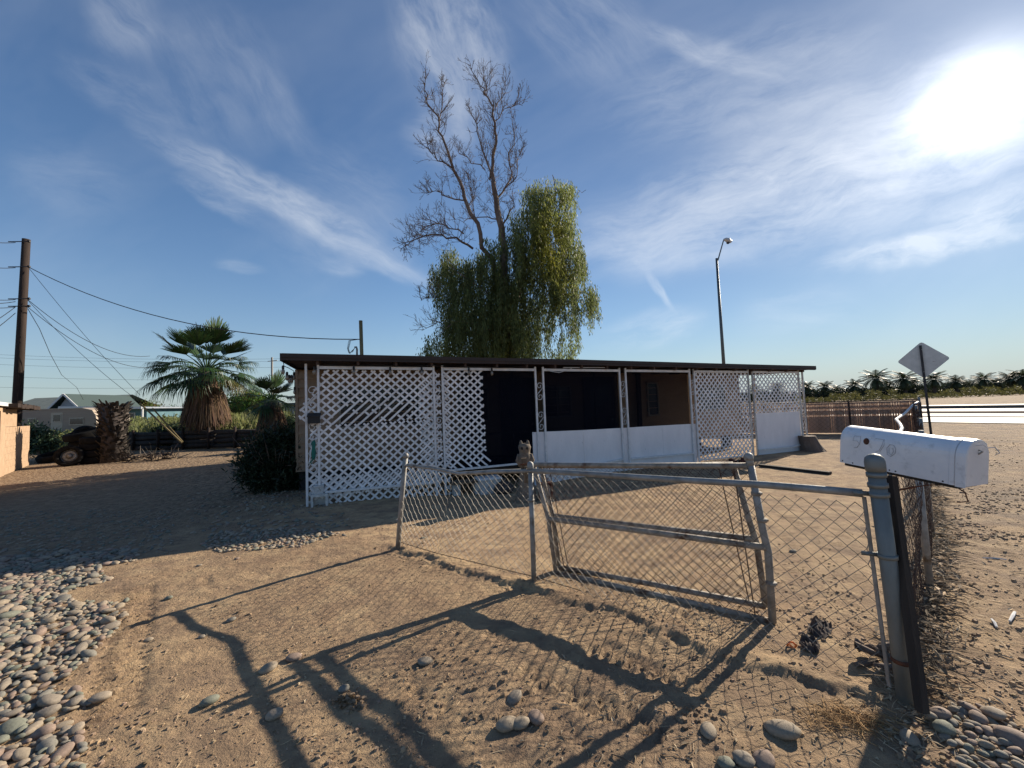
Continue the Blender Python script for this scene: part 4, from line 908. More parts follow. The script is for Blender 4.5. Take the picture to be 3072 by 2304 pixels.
# ================================================================== STONES
ico = []
def rockmesh(seed, mi):
    r_ = random.Random(seed); bm_v = []; nlat, nlon = 7, 11
    ph = [r_.uniform(0, 6.28) for _ in range(6)]
    def rad(d): return 1+.13*math.sin(2.1*d[0]+ph[0])*math.cos(1.7*d[1]+ph[1])+.06*math.sin(3.3*d[1]+ph[2]+d[2]*2)+.04*math.sin(5*d[0]+ph[3])*math.sin(4*d[2]+ph[4])
    for i_ in range(1, nlat):
        th = math.pi*i_/nlat
        for j_ in range(nlon):
            f_ = 2*math.pi*j_/nlon; d = (math.sin(th)*math.cos(f_), math.sin(th)*math.sin(f_), math.cos(th)); k = rad(d)*.5; bm_v.append((d[0]*k, d[1]*k*.78, d[2]*k*.46))
    top, bot = (0, 0, .23*rad((0, 0, 1))), (0, 0, -.23*rad((0, 0, -1)))
    v = bm_v+[top, bot]; t_, b_i = len(bm_v), len(bm_v)+1; f = []
    for i_ in range(nlat-2):
        for j_ in range(nlon): f.append((i_*nlon+j_, (i_+1)*nlon+j_, (i_+1)*nlon+(j_+1) % nlon, i_*nlon+(j_+1) % nlon))
    for j_ in range(nlon): f.append((t_, j_, (j_+1) % nlon)); f.append((b_i, (nlat-2)*nlon+(j_+1) % nlon, (nlat-2)*nlon+j_))
    me_ = bpy.data.meshes.new('river_stone'); me_.from_pydata(v, [], f); me_.polygons.foreach_set('use_smooth', [True]*len(f)); me_.materials.append(M['stones'][mi]); me_.update(); return me_
RM = [rockmesh(100+k, k % 6) for k in range(18)]
def stone(pos, size, rz=None, tilt=.15, name='river_stone', me_=None, sq=(1, 1, 1)):
    o = bpy.data.objects.new(name, me_ or rnd.choice(RM)); col.objects.link(o); o.location = pos
    o.scale = (size*sq[0], size*sq[1], size*sq[2]); o.rotation_euler = (rnd.uniform(-tilt, tilt), rnd.uniform(-tilt, tilt), rnd.uniform(0, 6.28) if rz is None else rz); return o
def inpoly(x, y, poly):
    c = False
    for (x0, y0), (x1, y1) in zip(poly, poly[1:]+poly[:1]):
        if (y0 > y) != (y1 > y) and x < (x1-x0)*(y-y0)/(y1-y0)+x0: c = not c
    return c
zoneA = [(-400, 1660), (0, 1672), (200, 1655), (330, 1650), (415, 1650), (410, 1680), (300, 1705), (330, 1740), (220, 1770), (180, 1800), (330, 1805), (385, 1800), (372, 1850), (335, 1905), (285, 1960), (225, 2010), (160, 2060), (240, 2080), (275, 2110), (150, 2160), (230, 2185), (270, 2230), (240, 2330), (-400, 2330)]
zoneB = [(640, 1600), (800, 1590), (985, 1585), (1010, 1605), (900, 1640), (760, 1650), (660, 1655), (600, 1640)]
zoneC = [(2790, 2150), (2850, 2120), (2960, 2125), (3040, 2170), (3060, 2230), (3072, 2330), (2900, 2330), (2820, 2200)]
def fill(poly, tries, smin, smax, sep, seed):
    r_ = random.Random(seed); gp = [g(x, y) for x, y in poly]; gx = [p.x for p in gp]; gy = [p.y for p in gp]; pl = [(p.x, p.y) for p in gp]; out = []; cell = {}
    for _ in range(tries):
        x, y = r_.uniform(min(gx), max(gx)), r_.uniform(min(gy), max(gy))
        if not inpoly(x, y, pl): continue
        s = smin+(smax-smin)*r_.random()**2.2; ci, cj = int(x/.15), int(y/.15); ok = True
        for a in range(ci-1, ci+2):
            for b in range(cj-1, cj+2):
                for (u, v, k) in cell.get((a, b), ()):
                    if math.hypot(x-u, y-v) < (s+k)*sep: ok = False; break
                if not ok: break
            if not ok: break
        if ok: out.append((x, y, s)); cell.setdefault((ci, cj), []).append((x, y, s))
    return out
SA = fill(zoneA, 60000, .038, .118, .36, 1); SA += [(x, y, s*.8) for x, y, s in fill(zoneA, 3500, .04, .08, .30, 2)]
def inview(x, y):
    q = CM.transposed() @ (Vector((x, y, 0))-Vector((0, 0, EYE))); 
    if q.z >= 0: return False
    u, v = 1536+F_PX*q.x/-q.z, 1152-F_PX*q.y/-q.z; return -60 < u < 3130 and v < 2370
SA.sort(key=lambda t_: math.hypot(t_[0], t_[1])/t_[2]**.5); SA = [k for k in SA if inview(k[0], k[1])]; SB = fill(zoneB, 3000, .035, .085, .42, 3); SC = fill(zoneC, 4000, .035, .13, .36, 4)+[(x, y, s*.8) for x, y, s in fill(zoneC, 60, .05, .09, .2, 6)]
GRP = 'river cobbles heaped at the left edge'; nind = 240
for (x, y, s) in SA[:nind]:
    o = stone((x, y, hz(x, y)+s*.09+rnd.uniform(-.004, .012)), s*rnd.uniform(.95, 1.2), tilt=.35, sq=(1, rnd.uniform(.7, 1.05), rnd.uniform(.8, 1.15)))
    tag(o, 'smooth rounded river cobble in the heap at the left edge', 'stone', GRP)
def rockstuff(lst, name, label, low=False, zf=.10):
    V, Fc, mi = [], [], []
    for (x, y, s) in lst:
        k = rnd.randrange(len(RM)); src = RM[k]; b = len(V); m3 = Euler((rnd.uniform(-.3, .3), rnd.uniform(-.3, .3), rnd.uniform(0, 6.28))).to_matrix(); c = Vector((x, y, hz(x, y)+s*zf)); sy = rnd.uniform(.75, 1.05)
        for v_ in src.vertices: V.append(c+m3 @ Vector((v_.co.x*s*1.1, v_.co.y*s*sy, v_.co.z*s)))
        for p_ in src.polygons: Fc.append([b+i_ for i_ in p_.vertices]); mi.append(k % 6)
    me_ = bpy.data.meshes.new(name); me_.from_pydata(V, [], Fc)
    for m_ in M['stones']: me_.materials.append(m_)
    me_.polygons.foreach_set('material_index', mi); me_.polygons.foreach_set('use_smooth', [True]*len(Fc)); me_.update()
    o = bpy.data.objects.new(name, me_); col.objects.link(o); tag(o, label, 'stones', kind='stuff'); return o
r_ = random.Random(9); far_ = []
for _ in range(900):
    px_, py_ = r_.uniform(560, 1060), r_.uniform(1475, 1610)
    p = g(px_, py_)
    if r_.random() < .75-abs(px_-820)/420: far_.append((p.x, p.y, r_.uniform(.03, .075)))
for _ in range(700):
    p = g(r_.uniform(-20, 520), r_.uniform(1530, 1660)); far_.append((p.x, p.y, r_.uniform(.02, .055)))
rockstuff(SA[nind:]+SB+far_, 'river_stones', 'smaller scattered river stones in the yard beyond the heap')
for (x, y, s) in SC[:60]:
    o = stone((x, y, hz(x, y)+s*.10+rnd.uniform(-.01, .012)), s*1.1, tilt=.45, sq=(1, rnd.uniform(.75, 1.1), rnd.uniform(.8, 1.3))); tag(o, 'smooth grey cobble in the small pile at the bottom right corner', 'stone', 'cobbles piled by the corner post')
single = [(1148, 1370+0, 0)]
SL = [(1543, 2100, .085, 'egg-shaped cobble alone left of the wide shadow band', 1.2), (1522, 2180, .10, 'largest of three cobbles in a row at lower middle', .3), (1562, 2176, .085, 'flat middle cobble of three in a row at lower middle', 0.0),
      (1608, 2160, .09, 'upright right-hand cobble of three in a row at lower middle', 1.4), (2128, 2200, .085, 'tan cobble beside dark clods under the gate post shadow', 1.0), (2348, 2200, .13, 'large grey cobble in the dirt left of the corner post', -.4),
      (2230, 2285, .08, 'cobble at the bottom edge below the grey cobble', .2), (2180, 2295, .07, 'small cobble at the bottom edge right of the gate post shadows', .6), (2290, 2290, .09, 'flat cobble cut by the bottom edge left of the corner post', .1), (2732, 2222, .08, 'small dark cobble at the foot of the corner post', .9),
      (805, 2010, .09, 'speckled cobble standing beside the bent shadow', .8), (880, 1977, .085, 'flat oval cobble right of the speckled cobble', 0), (692, 1863, .06, 'small cobble in the upper part of the bent shadow', .2), (628, 2108, .085, 'oval cobble with a long shadow left of the shadow crossing', .9),
      (826, 2148, .08, 'dark cobble lying within the wide shadow crossing', .4), (300, 2105, .09, 'flat grey cobble alone right of the stone heap', .3), (1032, 2070, .06, 'small round stone near the dried dung patch', .5), (505, 1797, .06, 'reddish cobble at the far tip of the long post shadow', .2),
      (445, 1922, .05, 'thin pale stone left of the bent shadow', .1), (604, 1913, .045, 'small brown stone in the open dirt left of the bent shadow', .3), (710, 1678, .05, 'round pale stone in the sunlit dirt beyond the long post shadow', .2), (598, 1698, .05, 'grey stone among sunlit dirt left of the round pale stone', .8),
      (1275, 1990, .085, 'dark cobble left of the clod cluster', .7), (260, 1668, .075, 'brown cobble on the far edge of the stone heap', .1), (1270, 1615, .05, 'small stone just inside the fence past the left fence post', .4), (2378, 1656, .06, 'lone rock in the yard seen through the right fence mesh', .5),
      (845, 1322+300, .05, 'pale stone at the edge of the house shadow', .6)]
for (x, y, s, lab, a) in SL:
    p = onground(x, y); o = stone(p+Vector((0, 0, s*.12)), s*1.1, a, .2); tag(o, lab, 'stone')

# pebbles, clods, twigs (nobody could count them)
r_ = random.Random(21)
def clod(mb, p, s, tone):
    v = []
    for k in range(2):
        for j in range(5):
            a = 2*math.pi*(j+.5*k)/5+r_.uniform(-.3, .3); q = s*(1-.42*k)*r_.uniform(.7, 1.2); v.append(p+Vector((q*math.cos(a), q*math.sin(a), s*(k*.75-.15))))
    mb.add(v, [(j, (j+1) % 5, 5+(j+1) % 5, 5+j) for j in range(5)]+[(5, 6, 7, 8, 9)], tone)
mb = MB()
def scatter(n, x0, y0, x1, y1, smin, smax, cond=None):
    pts = []
    for _ in range(n):
        p = g(r_.uniform(x0, x1), r_.uniform(y0, y1))
        if cond and not cond(p): continue
        pts.append((p.x, p.y, smin+(smax-smin)*r_.random()**3))
    if not pts: return
    A_ = np.array(pts); zz = hgt(A_[:, 0], A_[:, 1])
    for (x, y, s), z in zip(pts, zz):
        t_ = r_.uniform(.55, 1.35); clod(mb, Vector((x, y, z)), s, (t_, t_*r_.uniform(.93, 1.0), t_*r_.uniform(.85, 1)))
nzc = lambda p: vnoise(np.array([p.x*1.6+5]), np.array([p.y*1.6]))[0] > .04
scatter(4200, -40, 1560, 2700, 2330, .002, .010, lambda p: vnoise(np.array([p.x*1.1+15]), np.array([p.y*1.1+3]))[0] > -.08); scatter(3600, 100, 1560, 2600, 2330, .004, .017, nzc); scatter(2600, 1200, 1480, 2600, 1900, .003, .014, nzc)
scatter(1500, 2700, 1320, 3110, 2330, .004, .02); scatter(1500, 2860, 1310, 3110, 1620, .006, .024, lambda p: vnoise(np.array([p.x*.7]), np.array([p.y*.7+4]))[0] > .0)
for (cx, cy, n_, sp_) in ((1330, 1970, 30, 70), (1500, 2060, 14, 50), (1130, 1600, 20, 60), (2080, 2150, 26, 45), (1420, 2150, 14, 60), (700, 1830, 12, 60), (1050, 2105, 40, 25)):
    for _ in range(n_):
        p = onground(cx+r_.gauss(0, sp_), cy+r_.gauss(0, sp_*.55)); t_ = r_.uniform(.5, 1); clod(mb, p, r_.uniform(.006, .022), (t_, t_*.95, t_*.9))
o = mb.build('dirt_clods', M['clod'], None, origin=(0, 0, 0)); tag(o, 'small clods and pebbles strewn over the dirt', 'pebbles', kind='stuff')
mb = MB()
def twig(p, l_, w_, tone, curl=.3):
    a = r_.uniform(0, 6.28); pts = []; x = Vector(p); d = Vector((math.cos(a), math.sin(a), r_.uniform(0, .15)))
    for k in range(4):
        pts.append(x.copy()); a += r_.uniform(-curl, curl); d = Vector((math.cos(a), math.sin(a), r_.uniform(-.2, .15))); x += d*l_/3
    for k in range(4): pts[k].z = max(pts[k].z, p.z+.002)
    mb.tube(pts, [w_*.6, w_, w_*.8, w_*.3], 3, False, tone)
def leafbit(p, l_, w_, tone):
    a = r_.uniform(0, 6.28); d = Vector((math.cos(a), math.sin(a), r_.uniform(-.1, .35))); s_ = Vector((-d.y, d.x, r_.uniform(-.4, .4)))*w_
    mb.add([p-d*l_/2, p+s_+Vector((0, 0, .004)), p+d*l_/2, p-s_+Vector((0, 0, .006))], [(0, 1, 2, 3)], tone)
def twigs(n, x0, y0, x1, y1, l0, l1, br=(.6, 1.5), cond=None):
    for _ in range(n):
        p = g(r_.uniform(x0, x1), r_.uniform(y0, y1))
        if cond and not cond(p): continue
        p.z = hz(p.x, p.y)+.003; t_ = r_.uniform(*br); tone = (t_, t_*.95, t_*.85)
        if r_.random() < .5: twig(p, r_.uniform(l0, l1), r_.uniform(.0008, .0022), tone)
        else: leafbit(p, r_.uniform(l0, l1)*.55, r_.uniform(.003, .008), tone)
twigs(500, 1500, 1700, 2700, 2330, .02, .09); twigs(420, 2700, 1480, 3110, 2330, .03, .16, (.7, 2.0)); twigs(350, 300, 1650, 1500, 2330, .015, .06); twigs(260, 1650, 1690, 2330, 1900, .03, .10, (.25, 1.6), lambda p: abs(seg_sd(p.x, p.y, GA, GB)[1]) < .14)
twigs(300, 2640, 1980, 2860, 2240, .03, .12, (.5, 1.8)); twigs(220, 1240, 1640, 2700, 2100, .02, .08, (.5, 1.5), lambda p: abs(seg_sd(p.x, p.y, P2, P4)[1]) < .12)
o = mb.build('dry_twigs', M['litter'], None, origin=(0, 0, 0)); tag(o, 'dry twigs, bark strips and leaf litter on the dirt', 'litter', kind='stuff')
# debris caught along the foot of the street fence
mb = MB()
for _ in range(2600):
    k = r_.randrange(4); f_ = r_.random(); p = base[k].lerp(base[k+1], f_) if k else base[0].lerp(base[1], f_); sp_ = r_.gauss(0, .07)
    p = p+Vector((.7, -.7, 0))*(sp_+.03); p.z = hz(p.x, p.y)+abs(r_.gauss(0, .07)); t_ = r_.uniform(.12, .6) if r_.random() < .85 else r_.uniform(1, 1.8)
    if r_.random() < .6: twig(p, r_.uniform(.05, .2), r_.uniform(.001, .003), (t_, t_*.9, t_*.8))
    else: leafbit(p, r_.uniform(.03, .09), r_.uniform(.006, .014), (t_, t_*.9, t_*.8))
o = mb.build('blown_debris', M['litter'], None, origin=(0, 0, 0)); tag(o, 'dark dead leaves and twigs banked along the street fence foot', 'debris', kind='stuff')
# dry straw clump in front of the corner post
pc = onground(2545, 2165); mb = MB()
for _ in range(420):
    q_ = pc+Vector((r_.gauss(0, .10), r_.gauss(0, .045), 0)); q_.z = hz(q_.x, q_.y)+abs(r_.gauss(0, .012)); t_ = r_.uniform(.35, 1.5); twig(q_, r_.uniform(.03, .11), r_.uniform(.0007, .0016), (t_, t_*.9, t_*.75), .8)
o = mb.build('straw_clump', M['straw'], None, origin=pc); tag(o, 'clump of dry golden straw in the shade near the corner post', 'straw', kind='stuff')
pc = onground(1045, 2105); mb = MB()
for _ in range(160):
    q_ = pc+Vector((r_.gauss(0, .03), r_.gauss(0, .02), 0)); q_.z = hz(q_.x, q_.y)+abs(r_.gauss(0, .006)); t_ = r_.uniform(.2, .7); twig(q_, r_.uniform(.01, .04), r_.uniform(.0008, .002), (t_, t_*.85, t_*.7), .8)
o = mb.build('dried_grass_patch', M['straw'], None, origin=pc); tag(o, 'small dark patch of dried chopped grass on the bare dirt', 'grass patch', kind='stuff')
# cloths, orange scrap, root bits
def crumple(px_, py_, sx, sy, h_, seed, name, label, m):
    c = onground(px_, py_); n_ = 16; r2_ = random.Random(seed); V = []; an = r2_.uniform(0, 3)
    for j in range(n_):
        for i_ in range(n_):
            u, v = i_/(n_-1)*2-1, j/(n_-1)*2-1; k = 1-.25*abs(u*v)
            x, y = u*sx*k, v*sy*k; x, y = x*math.cos(an)-y*math.sin(an), x*math.sin(an)+y*math.cos(an)
            z = h_*(.35+.9*float(vnoise(np.array([u*2.3+seed]), np.array([v*2.3]))[0])+.6*float(vnoise(np.array([u*6]), np.array([v*6+seed]))[0]))*(1-.7*max(abs(u), abs(v))**3)
            V.append(c+Vector((x, y, max(z, .003))))
    return tag(MB().add(V, [(j*n_+i_, j*n_+i_+1, (j+1)*n_+i_+1, (j+1)*n_+i_) for j in range(n_-1) for i_ in range(n_-1)]).build(name, m, None, origin=c), label, 'rag')
crumple(2460, 1888, .12, .06, .07, 3, 'dirty_rag', 'crumpled dark rag lying farther from the orange scrap behind the fence', M['rag'])
crumple(2430, 1935, .10, .05, .07, 7, 'dirty_rag', 'crumpled dark rag lying right beside the orange scrap', M['rag'])
pc = onground(2377, 1940); o = MB().tube([pc+Vector((.028*math.cos(a), .016*math.sin(a), .006+.012*(a % 2 > 1))) for a in [k*.55 for k in range(11)]], .005, 6).build('orange_scrap', M['orange'], None, origin=pc); tag(o, 'small bright orange plastic scrap on the dirt behind the fence mesh', 'scrap')
pc = onground(2640, 1990); t = thing('root_lumps', 'gnarled dead root lumps piled inside the fence at the corner post', 'roots', pc)
for k in range(11):
    c = pc+Vector((r_.gauss(0, .04), r_.gauss(0, .06), r_.uniform(.0, .09))); MB().tube([c, c+Vector((r_.gauss(0, .03), r_.gauss(0, .03), r_.uniform(-.02, .03))), c+Vector((r_.gauss(0, .05), r_.gauss(0, .05), r_.uniform(-.03, .05)))], [.016, .02, .010], 7).build('root', M['stump'], t, True)
mb = MB(); pc = onground(2150, 1392)
for (dx, dy, a, s) in ((0, 0, .3, .16), (.2, .05, -.3, .14)):
    pass
for (x, y, a, lab, sz) in ((2195, 1388, .3, 'broken reddish brick lying left beyond the gate end', .22), (2232, 1386, -.2, 'broken reddish brick lying right beyond the gate end', .18)):
    c = onground(x, y+6); o = MB().box(c+Vector((0, 0, .05)), (sz, .10, .08), a).box(c+Vector((.02, .03, .11)), (sz*.5, .08, .05), a+.5).build('broken_brick', M['redbrick'], None, origin=c); tag(o, lab, 'brick')
for (x0, y0, x1, y1, w_, lab) in ((2948, 1677, 3020, 1682, .012, 'pale straight stick on the dirt far right'), (2990, 1885, 2975, 1862, .016, 'short white bone-like stick, left of a pair'), (3045, 1840, 3030, 1868, .018, 'short white forked stick, right of a pair'), (1835, 2268, 1900, 2300, .006, 'thin dark stick lying in the wide shadow band')):
    a_s, b_s = onground(x0, y0, .008), onground(x1, y1, .01); o = MB().tube([a_s, a_s.lerp(b_s, .5)+Vector((.003, 0, .004)), b_s], [w_*.4, w_*.5, w_*.35], 6).build('stick', M['litter'] if False else M['wood'] if w_ < .01 else M['trim'], None, origin=a_s); tag(o, lab, 'stick')

# ================================================================== LEFT SIDE: BLOCK WALL, POLE, WIRES
wa, wb = Vector((-13.9, 10.4, 0)), Vector((-17.6, 14.35, 0)); wu = (wb-wa).normalized(); wn = Vector((-wu.y, wu.x, 0))
if wn.x < 0: wn = -wn
bw = thing('block_wall', 'tan concrete block wall with a taller shed end at the left edge', 'wall', wa)
def wbox(mb, a, b, n0, n1, z0, z1):
    pts = [wa+wu*s+wn*v+Vector((0, 0, z)) for s in (a, b) for v in (n0, n1) for z in (z0, z1)]
    return mb.add(pts, [(0, 1, 3, 2), (4, 6, 7, 5), (0, 4, 5, 1), (2, 3, 7, 6), (0, 2, 6, 4), (1, 5, 7, 3)])
mb = MB()
for r__ in range(7):
    z0 = r__*.205; off = .2 if r__ % 2 else 0; s = -.0-off
    while s < 5.4:
        a, b = max(s, .0), min(s+.4, 5.4)
        if b-a > .05: wbox(mb, a+.004, b-.004, -.10, .0, z0+.004, z0+.201)
        s += .4
mb.build('block_courses', M['block'], bw); mb = MB(); wbox(mb, .0, 5.39, -.09, -.006, 0, 1.43); mb.build('mortar', M['mortar'], bw)
mb = MB(); wbox(mb, -4, 1.8, -.6, .02, 0, 2.0); mb.build('shed_wall', M['block'], bw)
mb = MB(); wbox(mb, -.05, .05, .0, .05, 0, 1.9); wbox(mb, 1.0, 1.06, .0, .05, 0, 1.9); mb.build('downpipe', M['redbrick'], bw)
mb = MB(); wbox(mb, 1.8, 3.5, -.45, -.02, 1.44, 2.0); mb.build('upper_pilaster', M['block'], bw)
mb = MB(); wbox(mb, -4, 2.0, -.9, .12, 2.04, 2.14); mb.build('shed_roof', M['trim'], bw)
mb = MB()
for k in range(12): p = wa+wu*(1.6+k*.27)+wn*.1; mb.box(p+Vector((0, 0, 2.05+rnd.uniform(-.015, .02))), (.34, .42, .12), math.atan2(wu.y, wu.x)+rnd.uniform(-.1, .1))
mb.build('ragged_roof_edge', M['polewood'], bw)
pole0 = Vector((-19.6, 15.5, 0)); up_ = thing('utility_pole', 'dark brown wooden utility pole rising behind the block wall', 'utility pole', pole0)
ptop = at(79, 718, 15.5); MB().tube([pole0+Vector((0, 0, -.3)), pole0.lerp(ptop, .5), ptop], [.155, .135, .12], 14).build('pole', M['polewood'], up_, True)
def pz(y): return at(78, y, 15.5)
for y in (730, 805, 900, 922):
    c = pz(y); MB().tube([c+Vector((-.5, -.16, .02)), c+Vector((.28, -.16, 0))], .02, 6).lathe([(.02, 0), (.05, .03), (.05, .07), (.03, .10)], c+Vector((.26, -.16, 0)), 8, Matrix.Rotation(math.pi/2, 3, 'Y')).build('insulator', M['black'], up_)
def wire(a, b, sag, r_w, label, name='overhead_wire', n=18, grp=None):
    a, b = Vector(a), Vector(b); pts = [a.lerp(b, k/n)+Vector((0, 0, -4*sag*(k/n)*(1-k/n))) for k in range(n+1)]
    o = MB().tube(pts, r_w, 4).build(name, M['rope'], None, origin=a); tag(o, label, 'wire', grp); return o
E_ = Vector((.27, -.16, 0))
mastp = at(1079, 1018, 11.5)
wire(pz(805)+E_, mastp, .75, .014, 'service wire sagging from the utility pole to the yellowish post above the roof')
wire(pz(903)+E_, at(450, 1068, 24), .7, .013, 'upper of two wires running from the utility pole into the fan palm')
wire(pz(925)+E_, at(455, 1102, 26), .7, .013, 'lower of two wires running from the utility pole into the fan palm')
wire(pz(805)+E_, at(420, 1185, 17.6), .15, .010, 'right guy wire slanting down from the utility pole to the yellow guards')
wire(pz(905)+E_, at(404, 1194, 17.8), .2, .010, 'left guy wire slanting down from the utility pole to the yellow guards')
pts = [pz(930)+E_]+[at(x, y, Y) for x, y, Y in ((118, 985, 17), (150, 1060, 20), (185, 1125, 24), (230, 1162, 28), (250, 1200, 32))]
tag(MB().tube(pts, .012, 4).build('overhead_wire', M['rope'], None, origin=pts[0]), 'kinked slack wire dropping from the utility pole to the house roof', 'wire')
for k, (y0, x1, y1, lab) in enumerate(((730, -60, 722, 'topmost wire leaving the utility pole to the left'), (805, -60, 798, 'second wire from the top leaving the utility pole to the left'), (900, -60, 895, 'third wire leaving the utility pole to the left'), (906, -60, 910, 'low wire just under the third one left of the utility pole'),
                                      (922, -60, 921, 'fifth wire leaving the utility pole to the left with dark clamps'), (922, -60, 990, 'steeper wire falling to the left from the utility pole'), (940, -60, 1020, 'lowest steep wire falling to the left from the utility pole'))):
    wire(pz(y0)+Vector((-.3, -.1, 0)), at(x1, y1, 13.5), .04, .012, lab)
for k, (y0, y1, x1) in enumerate(((1060, 1075, 900), (1070, 1082, 900), (1090, 1100, 900), (1126, 1134, 905), (1160, 1150, 905))):
    wire(at(-80, y0, 150), at(x1, y1, 150), 1.2, .035, ['highest', 'second highest', 'middle', 'second lowest', 'lowest'][k]+' of the five faint transmission lines low in the sky at left', grp='distant transmission lines')
gy = thing('guy_guard', 'pair of yellow plastic guy wire guards slanting down to the log barrier', 'guy guard', g(545, 1345))
MB().tube([at(420, 1210, 17.4), at(545, 1328, 17.6)], .035, 6).build('guard', M['straw'] if False else M['mastwood'], gy); MB().tube([at(458, 1225, 18), at(548, 1326, 17.8)], .03, 6).build('guard', M['mastwood'], gy)
# mast post and conduit over the house
mp_ = thing('service_post', 'yellowish wooden service post rising above the roof line', 'post', Vector((-4.45, 11.7, 0)))
MB().tube([Vector((-4.42, 11.7, 0)), at(1082, 962, 11.7)], .055, 8).build('pole', M['mastwood'], mp_, True)
MB().tube([at(1071, 1095, 11.6), at(1071, 1048, 11.6), at(1069, 1041, 11.6), at(1064, 1042, 11.6)], .03, 8).build('conduit', M['galv'], mp_, True)
for k in range(3):
    pts = [at(1064+k, 1043, 11.55), at(1058-k*3, 1056, 11.5), at(1046+k*2, 1058+k*2, 11.5), at(1042+k*2, 1046, 11.5), at(1046+k*3, 1022, 11.5), at(1077, 1018, 11.5)]
    MB().tube(pts, .008, 4).build('drip_loop', M['rope'], mp_)
dp = at(816, 1300, 120); dp.z = 0; tpt = at(816, 1072, 120)
t = thing('transmission_tower', 'thin distant pole with a short crossarm left of the roof corner', 'pole', dp); MB().tube([dp, tpt], .28, 6).build('pole', M['galv'], t)
MB().bar(tpt+Vector((-1.3, 0, -1.2)), tpt+Vector((1.6, 0, -1.0)), .2, .2).build('crossarm', M['galv'], t)

# ================================================================== TYRES
def tyre(c, R_, w_, rot, label, rim=True):
    t = thing('car_tyre', label, 'tyre', c, 'old tyres dumped by the block wall'); m = rot
    prof_ = [(R_*.62, -w_*.40), (R_*.80, -w_*.52), (R_*.95, -w_*.46), (R_, -w_*.30), (R_, w_*.30), (R_*.95, w_*.46), (R_*.80, w_*.52), (R_*.62, w_*.40), (R_*.60, 0), (R_*.62, -w_*.40)]
    MB().lathe(prof_, c, 28, m, caps=False).build('rubber', M['rubber'], t, True)
    if rim:
        MB().lathe([(.0, .02), (R_*.16, .03), (R_*.18, -w_*.1), (R_*.34, -w_*.22), (R_*.46, -w_*.12), (R_*.56, -w_*.34), (R_*.615, -w_*.42), (R_*.60, -w_*.2)], c, 24, m, caps=False).build('rim', M['rim'], t, True)
    return t
flat = Matrix.Identity(3)
def standing(az, lean=0): return Matrix.Rotation(az, 3, 'Z') @ Matrix.Rotation(R(90)+lean, 3, 'X')
tx = lambda x, y, Y: at(x, y, Y)
c = g(207, 1398); tyre(c+Vector((0, 0, .34)), .36, .22, standing(R(38), -.1).__class__(standing(R(38), -.12)), 'front tyre with a pale ringed wheel facing the yard')
def gz(x, y, z): p = g(x, y); p.z = z; return p
c = g(262, 1392); 
for k, lab in enumerate(('bottom tyre of the stack right of the ringed wheel', 'second tyre up in the stack right of the ringed wheel', 'third tyre up in the stack right of the ringed wheel', 'top tyre with a pale hub on the stack right of the ringed wheel')):
    tyre(Vector((c.x+.05*math.sin(k*2), c.y+.3, .12+k*.235)), .43, .23, Matrix.Rotation(.05*math.sin(k*3), 3, 'X'), lab, k == 3)
c = g(180, 1390)
for k, lab in enumerate(('lowest tyre of the left stack behind the ringed wheel', 'middle tyre of the left stack behind the ringed wheel', 'upper tyre of the left stack behind the ringed wheel')):
    tyre(Vector((c.x-.1, c.y+1.0, .13+k*.25)), .50, .25, Matrix.Rotation(.06*math.sin(k*2+1), 3, 'Y'), lab, False)
tyre(Vector((c.x+.0, c.y+.85, 1.02)), .62, .28, Matrix.Rotation(R(14), 3, 'X') @ Matrix.Rotation(R(-5), 3, 'Y'), 'big tilted tyre lying on top of the left stack', False)
c = g(120, 1392); tyre(Vector((c.x-.1, c.y+.5, .22)), .44, .24, Matrix.Rotation(R(16), 3, 'X'), 'tyre lying tilted at the wall end of the heap', False)
tyre(Vector((c.x+.35, c.y+1.2, .95)), .40, .22, standing(R(60), .3), 'tyre standing upright at the back by the bush', False)
# ================================================================== PALMS
def leafset(): return []
def fan_leaf(V, T, base_, dirv, R_, nseg, droop, tone, r_, splay=1.15, wid=.72):
    d = dirv.normalized(); s_ = d.cross(Vector((0, 0, 1)))
    if s_.length < .05: s_ = Vector((1, 0, 0))
    s_.normalize(); n_ = s_.cross(d).normalized()
    for k in range(nseg):
        a = (k/(nseg-1)*2-1)*splay*1.25+r_.uniform(-.03, .03); l_ = R_*(1-.25*abs(a)/1.5)*r_.uniform(.88, 1.05)
        e = (d*math.cos(a)+s_*math.sin(a)).normalized(); wv = (n_.cross(e)).normalized()*(R_*.028*wid); fold = n_*(R_*.03)
        p0 = base_; p1 = base_+e*l_*.5-Vector((0, 0, 1))*droop*l_*.10-n_*abs(a)*.04*l_; p2 = base_+e*l_*.82-Vector((0, 0, 1))*droop*l_*.32; p3 = p2+e*l_*.10-Vector((0, 0, 1))*droop*l_*.38+Vector((r_.uniform(-.05, .05), r_.uniform(-.05, .05), 0))*R_
        tn = [q*r_.uniform(.75, 1.2) for q in tone]
        V.append([p0-wv*.4, p0+wv*.4, p1+wv*1.25+fold*.3, p1-wv*1.25]); V.append([p1-wv*1.25, p1+wv*1.25, p2+wv*.75, p2-wv*.75]); V.append([p2-wv*.75, p2+wv*.75, p3+wv*.12, p3-wv*.12]); T += [tn]*3
